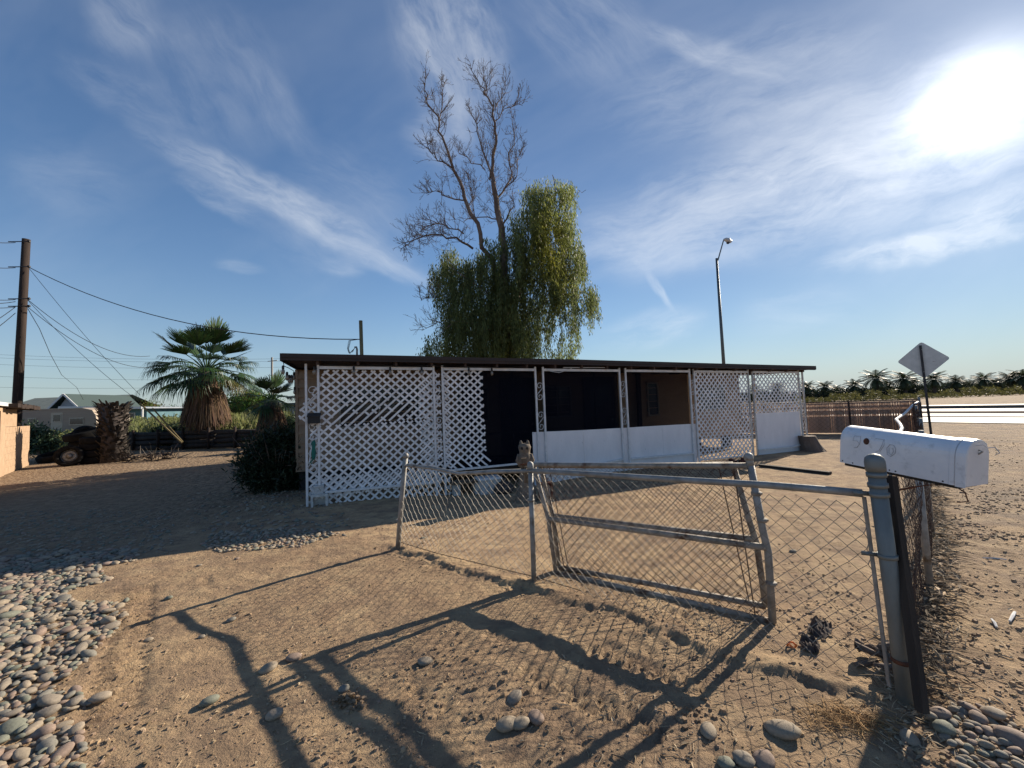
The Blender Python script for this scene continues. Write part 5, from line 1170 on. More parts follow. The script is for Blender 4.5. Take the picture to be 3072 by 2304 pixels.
def fan_palm(name, label, base_, ht, tr, skirt, nleaf, LR, pet, seed, tilt=0, upright=.3, skirt_top=None):
    r_ = random.Random(seed); t = thing(name, label, 'palm tree', base_)
    top = base_+Vector((tilt, 0, ht)); MB().tube([base_+Vector((0, 0, -.1)), base_+Vector((0, 0, .25)), base_.lerp(top, .5), top], [tr*1.15, tr, tr*.95, tr*.8], 14).build('trunk', M['palmtrunk'], t, True)
    V, T = [], []                                    # dead skirt
    z_lo, z_hi, r_lo, r_hi, n_ = skirt
    for k in range(n_):
        a = r_.uniform(0, 6.283); f0 = r_.random(); zt_ = z_hi-(z_hi-z_lo)*.55*f0; l_ = (z_hi-z_lo)*r_.uniform(.35, .62)
        ro = r_hi+(r_lo-r_hi)*((z_hi-zt_)/(z_hi-z_lo))**.75; r1 = r_hi+(r_lo-r_hi)*min(1, (z_hi-zt_+l_)/(z_hi-z_lo))**.75; r1 *= r_.uniform(.60, 1.16); zb = max(z_lo-r_.uniform(-.3, .32)*(z_hi-z_lo)/2.6, zt_-l_)
        c_, s_ = math.cos(a), math.sin(a); P0 = base_+Vector((tilt, 0, 0))+Vector((c_*ro*.8, s_*ro*.8, zt_)); a2 = a+r_.uniform(-.12, .12); P2_ = base_+Vector((tilt, 0, 0))+Vector((math.cos(a2)*r1, math.sin(a2)*r1, zb))
        P1_ = P0.lerp(P2_, .45)+Vector((c_, s_, 0))*.06; w_ = Vector((-s_, c_, 0))*r_.uniform(.008, .03); tn = r_.uniform(.35, 1.5); tn = [tn, tn*r_.uniform(.8, 1.0), tn*r_.uniform(.7, 1)]
        V.append([P0-w_*.5, P0+w_*.5, P1_+w_, P1_-w_]); V.append([P1_-w_, P1_+w_, P2_+w_*.3, P2_-w_*.3]); T += [tn]*2
    quads('dead_skirt', np.array([[tuple(p) for p in q] for q in V]), M['deadfrond'], t, np.array(T))
    V, T = [], []; mbp = MB()
    for k in range(nleaf):
        f_ = (k+.5)/nleaf; el = math.asin(max(-1, min(1, .995-1.34*f_)))+r_.uniform(-.12, .12); az = k*2.39996+r_.uniform(-.2, .2)
        d = Vector((math.cos(az)*math.cos(el), math.sin(az)*math.cos(el), math.sin(el)*(1 if el > 0 else .8)+upright*.2)).normalized(); pl = pet*r_.uniform(.85, 1.15)
        e = top+d*pl-Vector((0, 0, 1))*.10*pl*math.cos(el); ang = d+Vector((0, 0, -.22*math.cos(el)))
        mbp.tube([top+d*.1, top+d*pl*.5+Vector((0, 0, .04)), e], [.035, .022, .014], 4, False, (1.6, 1.6, 1.1))
        tn = r_.uniform(.6, 1.35); tone = (tn*1.0, tn, tn*.9)
        if f_ > .9 and r_.random() < .6: tone = (2.6, 1.1, .6)
        fan_leaf(V, T, e, ang, LR*r_.uniform(.85, 1.1)*(1.15 if f_ < .35 else 1), 30, (.05 if f_ < .35 else .3+.75*f_), tone, r_, .7 if f_ < .35 else 1.05)
    b = quads('crown', np.array([[tuple(p) for p in q] for q in V]), M['palmleaf'], t, np.array(T)); mbp.build('leaf_stalks', M['palmleaf'], t)
    return t
pb_ = g(618, 1343); pb_.z = 0
fan_palm('fan_palm', 'tall fan palm with a full green crown and wide skirt of dead fronds', pb_, 3.75, .42, (.95, 3.6, 1.02, .40, 4200), 48, 1.15, 1.45, 3)
# pale flower stalk
b2 = Vector((-8.05, 13.0, 0))
fan_palm('fan_palm', 'small fan palm with few short leaves over a drooping brown skirt', b2, 1.95, .27, (.15, 2.0, .58, .15, 1800), 16, .62, .42, 8, tilt=.1)
# stump of a palm with old leaf bases
p = g(338, 1385); p.z = 0; t = thing('palm_stump', 'headless palm trunk covered in shaggy leaf bases beside the tyres', 'palm trunk', p)
MB().tube([p+Vector((0, 0, -.1)), p+Vector((-.02, 0, 1.2)), p+Vector((0, 0, 2.05))], [.42, .36, .42], 12).build('trunk', M['palmtrunk'], t, True)
V, T = [], []; r_ = random.Random(5)
for k in range(520):
    z = 2.12*(k/520)**.9; a = k*2.39996+r_.uniform(-.3, .3); rr_ = .36+.10*max(0, (z-1.6)/.5)+.05*(1-z/2); c_, s_ = math.cos(a), math.sin(a); o_ = Vector((c_, s_, 0)); s2 = Vector((-s_, c_, 0))
    P0 = p+o_*rr_*.85+Vector((0, 0, z)); l_ = r_.uniform(.10, .38); P1_ = P0+o_*l_*.6+Vector((0, 0, l_*.55*r_.uniform(.1, 1.4))); w_ = s2*r_.uniform(.04, .09); tn = r_.uniform(.4, 1.5)
    V.append([P0-w_, P0+w_, P1_+w_*.45, P1_-w_*.45]); T.append([tn, tn*.95, tn*.9]); V.append([P0-w_+Vector((0, 0, -.04)), P1_-w_*.45, P1_+w_*.45, P0+w_+Vector((0, 0, -.05))]); T.append([tn*.8, tn*.75, tn*.7])
quads('leaf_bases', np.array([[tuple(q) for q in k] for k in V]), M['boots'], t, np.array(T))
V, T = [], []
for k in range(150):
    P0 = p+Vector((r_.uniform(-.5, 2.3), r_.uniform(-.45, .25), r_.uniform(.0, .25))); d = Vector((r_.uniform(-1, 1), r_.uniform(-.4, .4), r_.uniform(-.1, .7))).normalized()*r_.uniform(.2, .55); w_ = Vector((-d.y, d.x, .3)).normalized()*r_.uniform(.02, .05); tn = r_.uniform(.5, 1.8)
    V.append([P0-w_, P0+w_, P0+d+w_*.3, P0+d-w_*.3]); T.append([tn, tn*.95, tn*.88])
o = quads('fallen_palm_boots', np.array([[tuple(q) for q in k] for k in V]), M['boots'], None, np.array(T), origin=p); tag(o, 'pale dead frond stubs scattered around the palm stump', 'debris', kind='stuff')
# low log barrier
a_ = g(385, 1352); a_.z = 0; b_ = Vector((-6.5, 17.6, 0)); lb_ = thing('log_barrier', 'low barrier of stacked dark logs and boards behind the fan palm', 'barrier', a_)
r_ = random.Random(6); du = (b_-a_).normalized(); ln_ = (b_-a_).length
mb = MB(); s = 0
while s < ln_:
    L_ = r_.uniform(1.6, 2.8)
    for k in range(4):
        A_ = a_+du*(s+r_.uniform(-.1, .1))+Vector((0, r_.uniform(-.04, .04), .13+k*.22)); B_ = a_+du*(s+L_)+Vector((0, r_.uniform(-.04, .04), .13+k*.22+r_.uniform(-.05, .05)))
        mb.tube([A_, A_.lerp(B_, .5)+Vector((0, 0, r_.uniform(-.03, .03))), B_], [r_.uniform(.09, .13), r_.uniform(.1, .13), r_.uniform(.08, .12)], 8)
    s += L_
mb.build('logs', M['blackwood'], lb_, True)
for k in range(9): q_ = a_+du*(ln_*(k+.3)/9)+Vector((0, -.16, 0)); MB().tube([q_+Vector((0, 0, -.1)), q_+Vector((.02, 0, 1.0))], .06, 7).build('post', M['polewood'], lb_, True)
# ================================================================== SHRUBS AND TREES
def leafcloud(blobs, n, ls, lw, tone_fn, r_, up_bias=0.0, tufts=0):
    """leaf-sized quads through ellipsoid blobs; blobs: (center, (rx,ry,rz), weight)"""
    rs = np.random.RandomState(r_.randrange(1 << 30)); w_ = np.array([b[2] for b in blobs], float); w_ /= w_.sum(); idx = rs.choice(len(blobs), n, p=w_)
    C = np.array([tuple(b[0]) for b in blobs])[idx]; Rr = np.array([b[1] for b in blobs])[idx]
    d = rs.normal(size=(n, 3)); d /= np.linalg.norm(d, axis=1)[:, None]; rad = rs.rand(n)**.45; P = C+d*Rr*rad[:, None]
    if tufts:                                         # pull leaves towards tuft centres so that gaps open between them
        tc_ = P[rs.choice(n, tufts)]; ti = rs.randint(0, tufts, n); P = P*.32+tc_[ti]*.68+rs.normal(size=(n, 3))*ls*.8; tuft_t = rs.uniform(.7, 1.3, tufts)[ti]
    else: tuft_t = np.ones(n)
    e = d+rs.normal(size=(n, 3))*.7; e[:, 2] += up_bias; e /= np.linalg.norm(e, axis=1)[:, None]; s_ = np.cross(e, rs.normal(size=(n, 3))); s_ /= np.linalg.norm(s_, axis=1)[:, None]
    l_ = ls*rs.uniform(.6, 1.3, n)[:, None]; w2 = lw*rs.uniform(.7, 1.2, n)[:, None]
    V = np.stack([P, P+e*l_*.5+s_*w2, P+e*l_, P+e*l_*.5-s_*w2], 1); T = np.array([tone_fn(p, r_) for p in P])*tuft_t[:, None]; return V, T
def tn_(lo, hi): return lambda p, r_: (lambda k: (k, k, k*.9))(r_.uniform(lo, hi))
# dark oleander-like bush by the house
bc = Vector((-4.75, 8.0, 0)); t = thing('oleander_bush', 'dense dark bush at the left corner of the house', 'bush', bc)
rr = random.Random(2); V, T = leafcloud([(bc+Vector((dx, dy, z)), (a, .5, c_), a*c_) for dx, dy, z, a, c_ in ((0, 0, .5, .66, .55), (-.15, 0, .78, .5, .45), (.25, .1, .78, .5, .43), (.0, -.15, .25, .6, .3), (-.45, -.1, .45, .35, .38), (.5, .1, .4, .35, .4), (0, .2, 1.0, .3, .14))], 30000, .13, .014, tn_(.5, 1.5), rr, .5, 420)
quads('foliage', V, M['shrub'], t, T)
mb = MB()
for k in range(40): a = rr.uniform(0, 6.28); q_ = bc+Vector((math.cos(a)*.15, math.sin(a)*.15, 0)); mb.tube([q_, q_+Vector((math.cos(a)*.25, math.sin(a)*.2, .5)), q_+Vector((math.cos(a)*rr.uniform(.3, .75), math.sin(a)*.4, rr.uniform(.5, 1.1)))], [.014, .009, .004], 4)
mb.build('stems', M['bark'], t)
def bush(name, label, c, dims, n, m, ls, lw, tone, seed, tuf=120, cat='bush', trunk=True, sub=7):
    t = thing(name, label, cat, (c.x, c.y, 0)); rr = random.Random(seed); a, b, h_ = dims; bl = []
    for k in range(sub): bl.append((c+Vector((rr.uniform(-.6, .6)*a, rr.uniform(-.5, .5)*b, h_*rr.uniform(.38, .72))), (a*rr.uniform(.35, .6), b*rr.uniform(.4, .6), h_*rr.uniform(.22, .36)), 1))
    bl.append((c+Vector((0, 0, h_*.25)), (a*.8, b*.7, h_*.25), .8))
    V, T = leafcloud(bl, n, ls, lw, tone, rr, .3, tuf); quads('foliage', V, m, t, T)
    if trunk:
        mb = MB()
        for k in range(7): a2 = rr.uniform(0, 6.28); mb.tube([c+Vector((0, 0, -.1)), c+Vector((math.cos(a2)*a*.25, math.sin(a2)*b*.2, h_*.35)), c+Vector((math.cos(a2)*a*.6, math.sin(a2)*b*.4, h_*.75))], [h_*.03, h_*.02, h_*.006], 5)
        mb.build('trunk', M['bark'], t)
    return t
def cpx(x, Y): p = at(x, 1260, Y); p.z = 0; return p
bush('grey_bush', 'grey-green bush growing between the block wall and the tyres', cpx(128, 15.6), (.85, .7, 1.75), 5000, M['shrub'], .12, .025, lambda p, r: (lambda k: (k*2.4, k*2.5, k*2.6))(r.uniform(.5, 1.4)), 31)
bush('grey_bush', 'dark round bush behind the log barrier left of the tall fan palm', cpx(530, 20.0), (1.5, .8, 1.35), 4500, M['shrub'], .15, .03, lambda p, r: (lambda k: (k*1.6, k*1.8, k*2.0))(r.uniform(.5, 1.4)), 32)
bush('grey_bush', 'grey-green bush beyond the small fan palm beside the house wall', cpx(862, 17.0), (.9, .7, 1.5), 4500, M['shrub'], .12, .02, lambda p, r: (lambda k: (k*1.7, k*1.9, k*1.8))(r.uniform(.5, 1.4)), 33)
TB = [('background_tree', 'olive tan-topped tree left of the tall fan palm', cpx(438, 46), (3.4, 2.5, 4.3), 9000, (1.5, 1.25, .8), 41), ('background_tree', 'dark green tree just left behind the tall fan palm skirt', cpx(500, 44), (3.2, 2, 3.2), 8000, (.55, .62, .55), 42),
      ('background_tree', 'feathery light green tree behind the tall fan palm on its right', cpx(728, 42), (3.4, 2.5, 5.2), 10000, (1.25, 1.45, 1.0), 43), ('background_tree', 'bright green leafy tree between the two fan palms', cpx(790, 40), (2.6, 2.2, 4.4), 9000, (1.0, 1.4, .6), 44),
      ('background_tree', 'low dark tree at the foot of the feathery tree', cpx(705, 43), (3.4, 2, 2.7), 7000, (.5, .6, .5), 45), ('background_tree', 'small dark tree peeking over the ridge of the pale house', cpx(262, 70), (2.6, 2, 5.0), 4000, (.6, .65, .5), 46),
      ('background_tree', 'small bare-looking tree far left of the utility pole', cpx(30, 70), (2.6, 2, 5.0), 2500, (.7, .75, .55), 47), ('background_tree', 'small tree right of the pale house roof', cpx(330, 66), (2.0, 2, 4.9), 3500, (.7, .8, .6), 48)]
for (nm, lab, c, dims, n_, tone, seed) in TB:
    bush(nm, lab, c, dims, n_, M['tree'], .24, .045, (lambda tt: lambda p, r: tuple(q*r.uniform(.55, 1.4) for q in tt))(tone), seed, 240, 'tree', True, 9)
# pale weeds filling the lot behind
V, T = [], []; r_ = random.Random(77)
for k in range(17000):
    Y_ = r_.uniform(19.5, 34); X_ = Y_*r_.uniform(-1.42, -.30)
    if Y_ < 20.5 and X_ > -12: continue
    h_ = (.95+.6*abs(float(_tab[int(X_*2) % 256, int(Y_*2) % 256])))*r_.uniform(.6, 1.15)*(.62 if X_/Y_ < -.98 else 1); b0 = Vector((X_, Y_, 0)); l_ = Vector((r_.gauss(0, .14), r_.gauss(0, .14), 1))*h_; w_ = Vector((r_.uniform(-1, 1), r_.uniform(-.3, .3), 0)).normalized()*.022; tn = r_.uniform(.5, 1.3)
    V.append([b0-w_, b0+w_, b0+l_+w_*.6, b0+l_-w_*.6]); tn2 = [tn, tn*r_.uniform(.9, 1.05), tn*r_.uniform(.7, 1.1)]; T.append(tn2)
    for q in range(3):
        c_ = b0+l_*r_.uniform(.45, 1.0); d_ = Vector((r_.uniform(-1, 1), r_.uniform(-.5, .5), r_.uniform(0, 1))).normalized()*.16; w3 = Vector((d_.z, 0, -d_.x))*.35; V.append([c_-w3, c_+w3, c_+d_+w3*.3, c_+d_-w3*.3]); T.append(tn2)
o = quads('weeds', np.array([[tuple(q) for q in k] for k in V]), M['weeds'], None, np.array(T), origin=(0, 0, 0)); tag(o, 'pale yellow-green weeds filling the lot behind the barrier', 'weeds', kind='stuff')
# wire field fence behind the weeds
ff = thing('field_fence', 'thin wire fence with low posts beyond the weeds', 'fence', Vector((-34, 27, 0))); q0, q1 = Vector((-36, 27, 0)), Vector((-9, 33, 0))
for k in range(13): c = q0.lerp(q1, k/12); MB().tube([c, c+Vector((0, 0, 1.25))], .04, 5).build('post', M['galv'], ff)
mb = MB()
for z in (.5, .85, 1.2): mb.tube([q0+Vector((0, 0, z)), q1+Vector((0, 0, z))], .012, 3)
mb.build('wire', M['wire'], ff)

# ================================================================== CAMPER AND HOUSES AT LEFT
cA = at(60, 1280, 27.5); cA.z = 0; cB = at(291, 1280, 27.0); cB.z = 0; cu = (cB-cA).normalized(); cn = Vector((cu.y, -cu.x, 0)); CL = (cB-cA).length
t = thing('camper_trailer', 'old pale camper trailer with rounded nose parked beyond the weeds', 'trailer', cA.lerp(cB, .5))
pf = [(0, .45), (CL-.55, .45), (CL-.12, .8), (CL, 1.3), (CL-.06, 1.85), (CL-.35, 2.25), (CL-1.1, 2.42), (1.2, 2.46), (0, 2.40)]
MB().prism([cA+cu*x+Vector((0, 0, z)) for x, z in pf], cn*-2.1).build('body', M['camper'], t)
mb = MB(); rf = pf[2:]
for (x0, z0), (x1, z1) in zip(rf[:-1], rf[1:]): mb.bar(cA+cu*x0+cn*-1.05+Vector((0, 0, z0+.02)), cA+cu*x1+cn*-1.05+Vector((0, 0, z1+.02)), 2.2, .05)
mb.build('roof_skin', M['campertrim'], t)
for x0, x1, z0, z1 in ((CL*.43, CL*.43+.65, 1.55, 2.1), (CL-2.1, CL-1.0, 1.3, 1.8), (.6, 1.3, 1.4, 1.9)):
    pts = [cA+cu*x+cn*v+Vector((0, 0, z)) for x in (x0, x1) for v in (.01, .03) for z in (z0, z1)]; w_ = MB().add(pts, [(0, 1, 3, 2), (4, 6, 7, 5), (0, 4, 5, 1), (2, 3, 7, 6), (0, 2, 6, 4), (1, 5, 7, 3)]).build('window', M['campertrim'], t)
    pts = [cA+cu*x+cn*v+Vector((0, 0, z)) for x in (x0+.06, x1-.06) for v in (.031, .038) for z in (z0+.06, z1-.06)]; MB().add(pts, [(0, 1, 3, 2), (4, 6, 7, 5), (0, 4, 5, 1), (2, 3, 7, 6), (0, 2, 6, 4), (1, 5, 7, 3)]).build('pane', M['glass'], w_)
dx0 = CL*.43-.15; pts = [cA+cu*x+cn*v+Vector((0, 0, z)) for x in (dx0, dx0+.9) for v in (.002, .008) for z in (.5, 2.2)]
MB().add(pts, [(0, 1, 3, 2), (4, 6, 7, 5), (0, 4, 5, 1), (2, 3, 7, 6), (0, 2, 6, 4), (1, 5, 7, 3)]).build('door', M['campertrim'], t)
wc = cA+cu*CL*.5+cn*.02+Vector((0, 0, .34)); MB().lathe([(.12, -.1), (.33, -.1), (.34, .0), (.33, .1), (.1, .08)], wc, 16, cn.to_track_quat('Z', 'Y').to_matrix()).build('wheel', M['rubber'], t, True)
# pale house with green shingle roof
YH = 40.0
def hp_(x, y, Y=YH): return at(x, y, Y)
t = thing('neighbour_house', 'pale blue house with a grey-green shingle roof and a front gable behind the camper', 'house', Vector((hp_(200, 1280).x, YH, 0)))
eL, eR = hp_(-40, 1240), hp_(318, 1240); ez = 2.55; rz0 = 4.35; x0, x1 = eL.x, eR.x
mb = MB(); mb.box(((x0+x1)/2, YH+4, ez/2), (x1-x0, 8, ez)); mb.build('wall', M['bluewall'], t)
mb = MB(); rr_ = x1-1.2
mb.add([(x0, YH-.5, ez), (rr_, YH-.5, ez), (rr_, YH+4, rz0), (x0, YH+4, rz0), (x0, YH+8.5, ez), (rr_, YH+8.5, ez)], [(0, 1, 2, 3), (3, 2, 5, 4)]); rfm = mb.build('roof', M['shingle'], t)
gx0, gx1, gz0 = hp_(188, 1238).x, hp_(318, 1240).x, 2.6; gpk = hp_(278, 1203)
mb = MB(); yG = YH-2.2; pk = Vector((gpk.x, yG, 4.15)); mb.prism([(gx0+1.9, yG, 0), (gx1, yG, 0), (gx1, yG, gz0), pk, (gx0+1.9, yG, gz0)], (0, 3, 0)); mb.build('gable_wall', M['bluewall'], t)
mb = MB(); mb.add([(gx0+1.2, yG-.4, gz0-.1), pk+Vector((0, -.4, .08)), pk+Vector((0, 6, .08)), (gx0-1.5, yG+4, gz0+.2)], [(0, 1, 2, 3)]); mb.add([pk+Vector((0, -.4, .08)), (gx1+.5, yG-.4, gz0-.15), (gx1+.5, yG+6, gz0-.15), pk+Vector((0, 6, .08))], [(0, 1, 2, 3)]); mb.build('gable_roof', M['darkshingle'], t)
mb = MB(); mb.bar((gx0+1.2, yG-.44, gz0-.12), pk+Vector((0, -.44, .05)), .05, .16); mb.bar(pk+Vector((0, -.44, .05)), (gx1+.5, yG-.44, gz0-.18), .05, .16); mb.bar((x0, YH-.52, ez-.02), (gx0+1.2, YH-.52, ez-.02), .05, .16); mb.build('white_trim', M['trim'], t)
MB().tube([(hp_(178, 1230).x, YH+1, 2.9), (hp_(178, 1230).x, YH+1, 3.7)], .09, 8).build('vent_pipe', M['trim'], rfm)
# teal house to the right
tA = at(345, 1260, 37); tB = at(408, 1260, 35.5)
t = thing('neighbour_house', 'small teal house wing with a white edged flat roof and window', 'house', Vector((tA.x, 36, 0)))
mb = MB(); mb.box(((tA.x+tB.x)/2-.6, 38.5, 1.25), (abs(tB.x-tA.x)+2.2, 5, 2.5)); mb.build('wall', M['tealwall'], t)
mb = MB(); mb.bar((tA.x-3.0, 38, 2.85), (tB.x+1.0, 38, 2.55), 6, .12); mb.build('roof', M['bluewall'], t); mb = MB(); mb.bar((tA.x-3.0, 34.96, 2.85), (tB.x+1.0, 34.96, 2.55), .05, .2); mb.build('fascia', M['trim'], t)
MB().box((tB.x-1.2, 35.97, 1.7), (1.3, .05, .9)).build('window', M['trim'], t); wch = t.children[-1]; MB().box((tB.x-1.2, 35.935, 1.7), (1.15, .02, .75)).build('pane', M['glass'], wch)
MB().tube([(tB.x+.85, 35.2, 0), (tB.x+.85, 35.2, 2.5)], .08, 8).build('porch_post', M['trim'], t)
# far shed right of the small palm
c = at(868, 1200, 60); t = thing('far_shed', 'long low grey shed far behind the small fan palm', 'shed', Vector((c.x, 60, 0)))
MB().box((c.x, 62, 1.4), (9, 4, 2.8)).build('wall', M['bluewall'], t); MB().bar((c.x-5, 61.5, 2.95), (c.x+5, 61.5, 2.95), 6, .35).build('roof', M['darkshingle'], t)

# ================================================================== THE BIG EUCALYPTUS
TY = 15.5
def T8(x, y, dy=0.0): return at(1150+.5604*x, 180+.5604*y, TY+dy)
tb = T8(665, 1650); tb = Vector((tb.x, TY, 0)); et = thing('eucalyptus_tree', 'tall half-dead eucalyptus with bare upper limbs and drooping green foliage behind the house', 'tree', tb)
r_ = random.Random(13); wood = MB(); tips = []
def limb(pts, r0, r1, n=8, jit=.06):
    P = []
    for a, b in zip(pts[:-1], pts[1:]):
        m_ = 3
        for k in range(m_): P.append(a.lerp(b, k/m_)+Vector((r_.gauss(0, jit), r_.gauss(0, jit), r_.gauss(0, jit*.6)))*(0 if k == 0 else 1))
    P.append(pts[-1]); k = len(P); wood.tube(P, [.58*(r0+(r1-r0)*(i_/(k-1))) for i_ in range(k)], n, True); return P
def twiglet(p, d, l_, r0, depth):
    pts = [p]; x = p.copy(); n_ = 5
    for k in range(n_):
        d = (d+Vector((r_.gauss(0, .15), r_.gauss(0, .15), r_.gauss(.07, .14)))).normalized(); x = x+d*l_/n_; pts.append(x.copy())
        if depth > 0 and k >= 1 and r_.random() < .75:
            s_ = Vector((r_.gauss(0, 1), r_.gauss(0, 1), r_.gauss(0.1, .8))).normalized(); twiglet(x.copy(), (d*.95+s_*.65).normalized(), l_*r_.uniform(.35, .62), r0*(1-k/n_)*.6, depth-1)
    wood.tube(pts, [max(.0045, r0*(1-k/(n_+.3))) for k in range(n_+1)], 4 if depth else 3, False)
def feather(P, dens, lmax, r0, start=.25, depth=2, bias=(0, 0, .8)):
    k = len(P)
    for i_ in range(int(k*start), k-1):
        for _ in range(dens):
            if r_.random() < .55:
                q = P[i_].lerp(P[i_+1], r_.random()); d = Vector((r_.gauss(0, 1), r_.gauss(0, .7), r_.gauss(0, .7)))+Vector(bias); twiglet(q, (d.normalized()+(P[i_+1]-P[i_]).normalized()*.7).normalized(), lmax*r_.uniform(.35, 1)*(1-.4*i_/k), r0, depth)
A_ = limb([tb+Vector((0, 0, -.2)), T8(650, 1300), T8(648, 1000), T8(620, 850), T8(595, 700), T8(580, 600)], .34, .13, 12, .02)
B_ = limb([T8(580, 600), T8(597, 470), T8(597, 380), T8(585, 280), T8(560, 200, .2), T8(520, 140, .3), T8(465, 28, .4)], .12, .015)
C_ = limb([T8(650, 1330), T8(600, 1130, -.2), T8(520, 930, -.5), T8(450, 780, -.6), T8(412, 655, -.6), T8(370, 570, -.6), T8(330, 450, -.7), T8(300, 340, -.7), T8(240, 240, -.8), T8(220, 160, -.8), T8(225, 55, -.9)], .17, .012)
br = []
for pts, a, b in (([T8(300, 330, -.7), T8(318, 200, -.6), T8(340, 100, -.4)], .04, .01), ([T8(370, 580, -.6), T8(290, 540, -1), T8(240, 470, -1.2), T8(235, 440, -1.2)], .05, .012), ([T8(440, 750, -.6), T8(350, 735, -1.1), T8(280, 700, -1.4), T8(205, 710, -1.7)], .055, .01),
                  ([T8(480, 1010, -.3), T8(390, 950, -.9), T8(250, 935, -1.5), T8(150, 970, -2), T8(98, 1010, -2.3)], .08, .012), ([T8(430, 930, -.3), T8(320, 880, -.8), T8(210, 900, -1.2), T8(160, 960, -1.4)], .045, .01), ([T8(610, 740), T8(680, 640, .3), T8(672, 540, .5), T8(700, 400, .6), T8(680, 250, .7)], .07, .012),
                  ([T8(570, 640), T8(545, 520, .4), T8(500, 380, .7), T8(495, 330, .8), T8(440, 225, 1)], .07, .012), ([T8(595, 330), T8(650, 260, -.3), T8(745, 235, -.5)], .035, .01), ([T8(545, 590, .2), T8(450, 520, .5), T8(400, 480, .7)], .04, .012), ([T8(640, 700), T8(715, 620, -.4), T8(720, 520, -.5), T8(745, 480, -.6)], .04, .01),
                  ([T8(640, 850), T8(560, 840, .5), T8(450, 850, .9), T8(370, 855, 1.1)], .05, .01), ([T8(640, 880), T8(700, 780, .6), T8(690, 700, .8)], .06, .012), ([T8(560, 200, .2), T8(545, 120, .1), T8(560, 55, 0)], .02, .006), ([T8(600, 260), T8(650, 180, .3), T8(655, 75, .5)], .025, .006),
                  ([T8(360, 1300, 0), T8(280, 1270, -.5), T8(200, 1290, -.9)], .03, .008), ([T8(380, 1460, 0), T8(300, 1400, -.4), T8(205, 1450, -.8)], .03, .008), ([T8(460, 780, -.6), T8(490, 720, -.2), T8(470, 640, 0)], .03, .01), ([T8(500, 880, -.5), T8(470, 700, 0), T8(455, 600, .2)], .03, .008)):
    br.append(limb(pts, a, b, 6))
for P in br: feather(P, 5, .85, .012, .12, 2)
feather(B_, 5, .95, .014, .05, 2); feather(C_, 5, .9, .014, .35, 2, (-.1, 0, .5)); feather(A_[8:], 5, 1.0, .014, 0, 2)
for P in br[3:5]: feather(P, 5, .9, .012, .2, 2, (-.1, 0, -.2))
D_ = limb([tb+Vector((.25, .1, -.1)), T8(700, 1350, .5), T8(740, 1150, .7), T8(810, 950, .9), T8(890, 800, 1.0), T8(920, 700, 1.0), T8(905, 615, 1)], .24, .02, 10, .05)
E2 = [limb(p_, a, .015, 6) for p_, a in (([T8(740, 1200, .7), T8(880, 1150, .2), T8(1010, 1060, 0)], .07), ([T8(720, 1400, .5), T8(880, 1290, -.2), T8(1020, 1290, -.4), T8(1090, 1220, -.5)], .08), ([T8(660, 1350), T8(540, 1230, -.7), T8(420, 1150, -1), T8(340, 1060, -1.2)], .08),
      ([T8(660, 1500), T8(520, 1420, -.8), T8(380, 1400, -1.2), T8(260, 1500, -1.4)], .08), ([T8(800, 960, .9), T8(760, 800, .5), T8(800, 700, .4)], .05), ([T8(870, 830, 1), T8(960, 760, 1), T8(1010, 700, 1)], .04), ([T8(700, 1480, .5), T8(850, 1440, .2), T8(980, 1400, .2)], .05), ([T8(1000, 740, 1), T8(1040, 720, .9), T8(1085, 695, .9)], .012))]
wood.build('trunk', M['bark'], et)
blobs = [(820, 730, 70, 80), (900, 690, 75, 70), (985, 700, 40, 50), (905, 640, 30, 30), (790, 860, 100, 90), (900, 880, 110, 100), (975, 850, 45, 60), (1000, 960, 60, 70), (700, 960, 70, 80), (1050, 1045, 32, 40), (960, 1070, 90, 90), (830, 1060, 120, 110), (700, 1130, 110, 100), (560, 1010, 60, 60),
         (545, 1130, 100, 90), (430, 1130, 85, 80), (350, 1050, 50, 60), (275, 1130, 30, 50), (330, 1230, 55, 80), (430, 1290, 110, 90), (560, 1340, 120, 100), (700, 1330, 120, 120), (850, 1260, 110, 100), (970, 1200, 70, 80), (1075, 1225, 55, 50), (1105, 1250, 35, 40), (1085, 1330, 30, 60), (410, 1440, 120, 90), (290, 1530, 80, 70),
         (540, 1490, 130, 100), (700, 1500, 100, 100), (820, 1440, 60, 90), (1005, 1390, 35, 70), (1000, 1530, 18, 90), (950, 1530, 22, 80), (905, 1580, 14, 40), (215, 1570, 35, 40), (420, 1570, 150, 60), (600, 1580, 130, 50), (800, 1560, 40, 60), (620, 1180, 70, 70), (480, 1390, 110, 90), (640, 1420, 110, 90)]
rs = np.random.RandomState(17); VV, TT = [], []
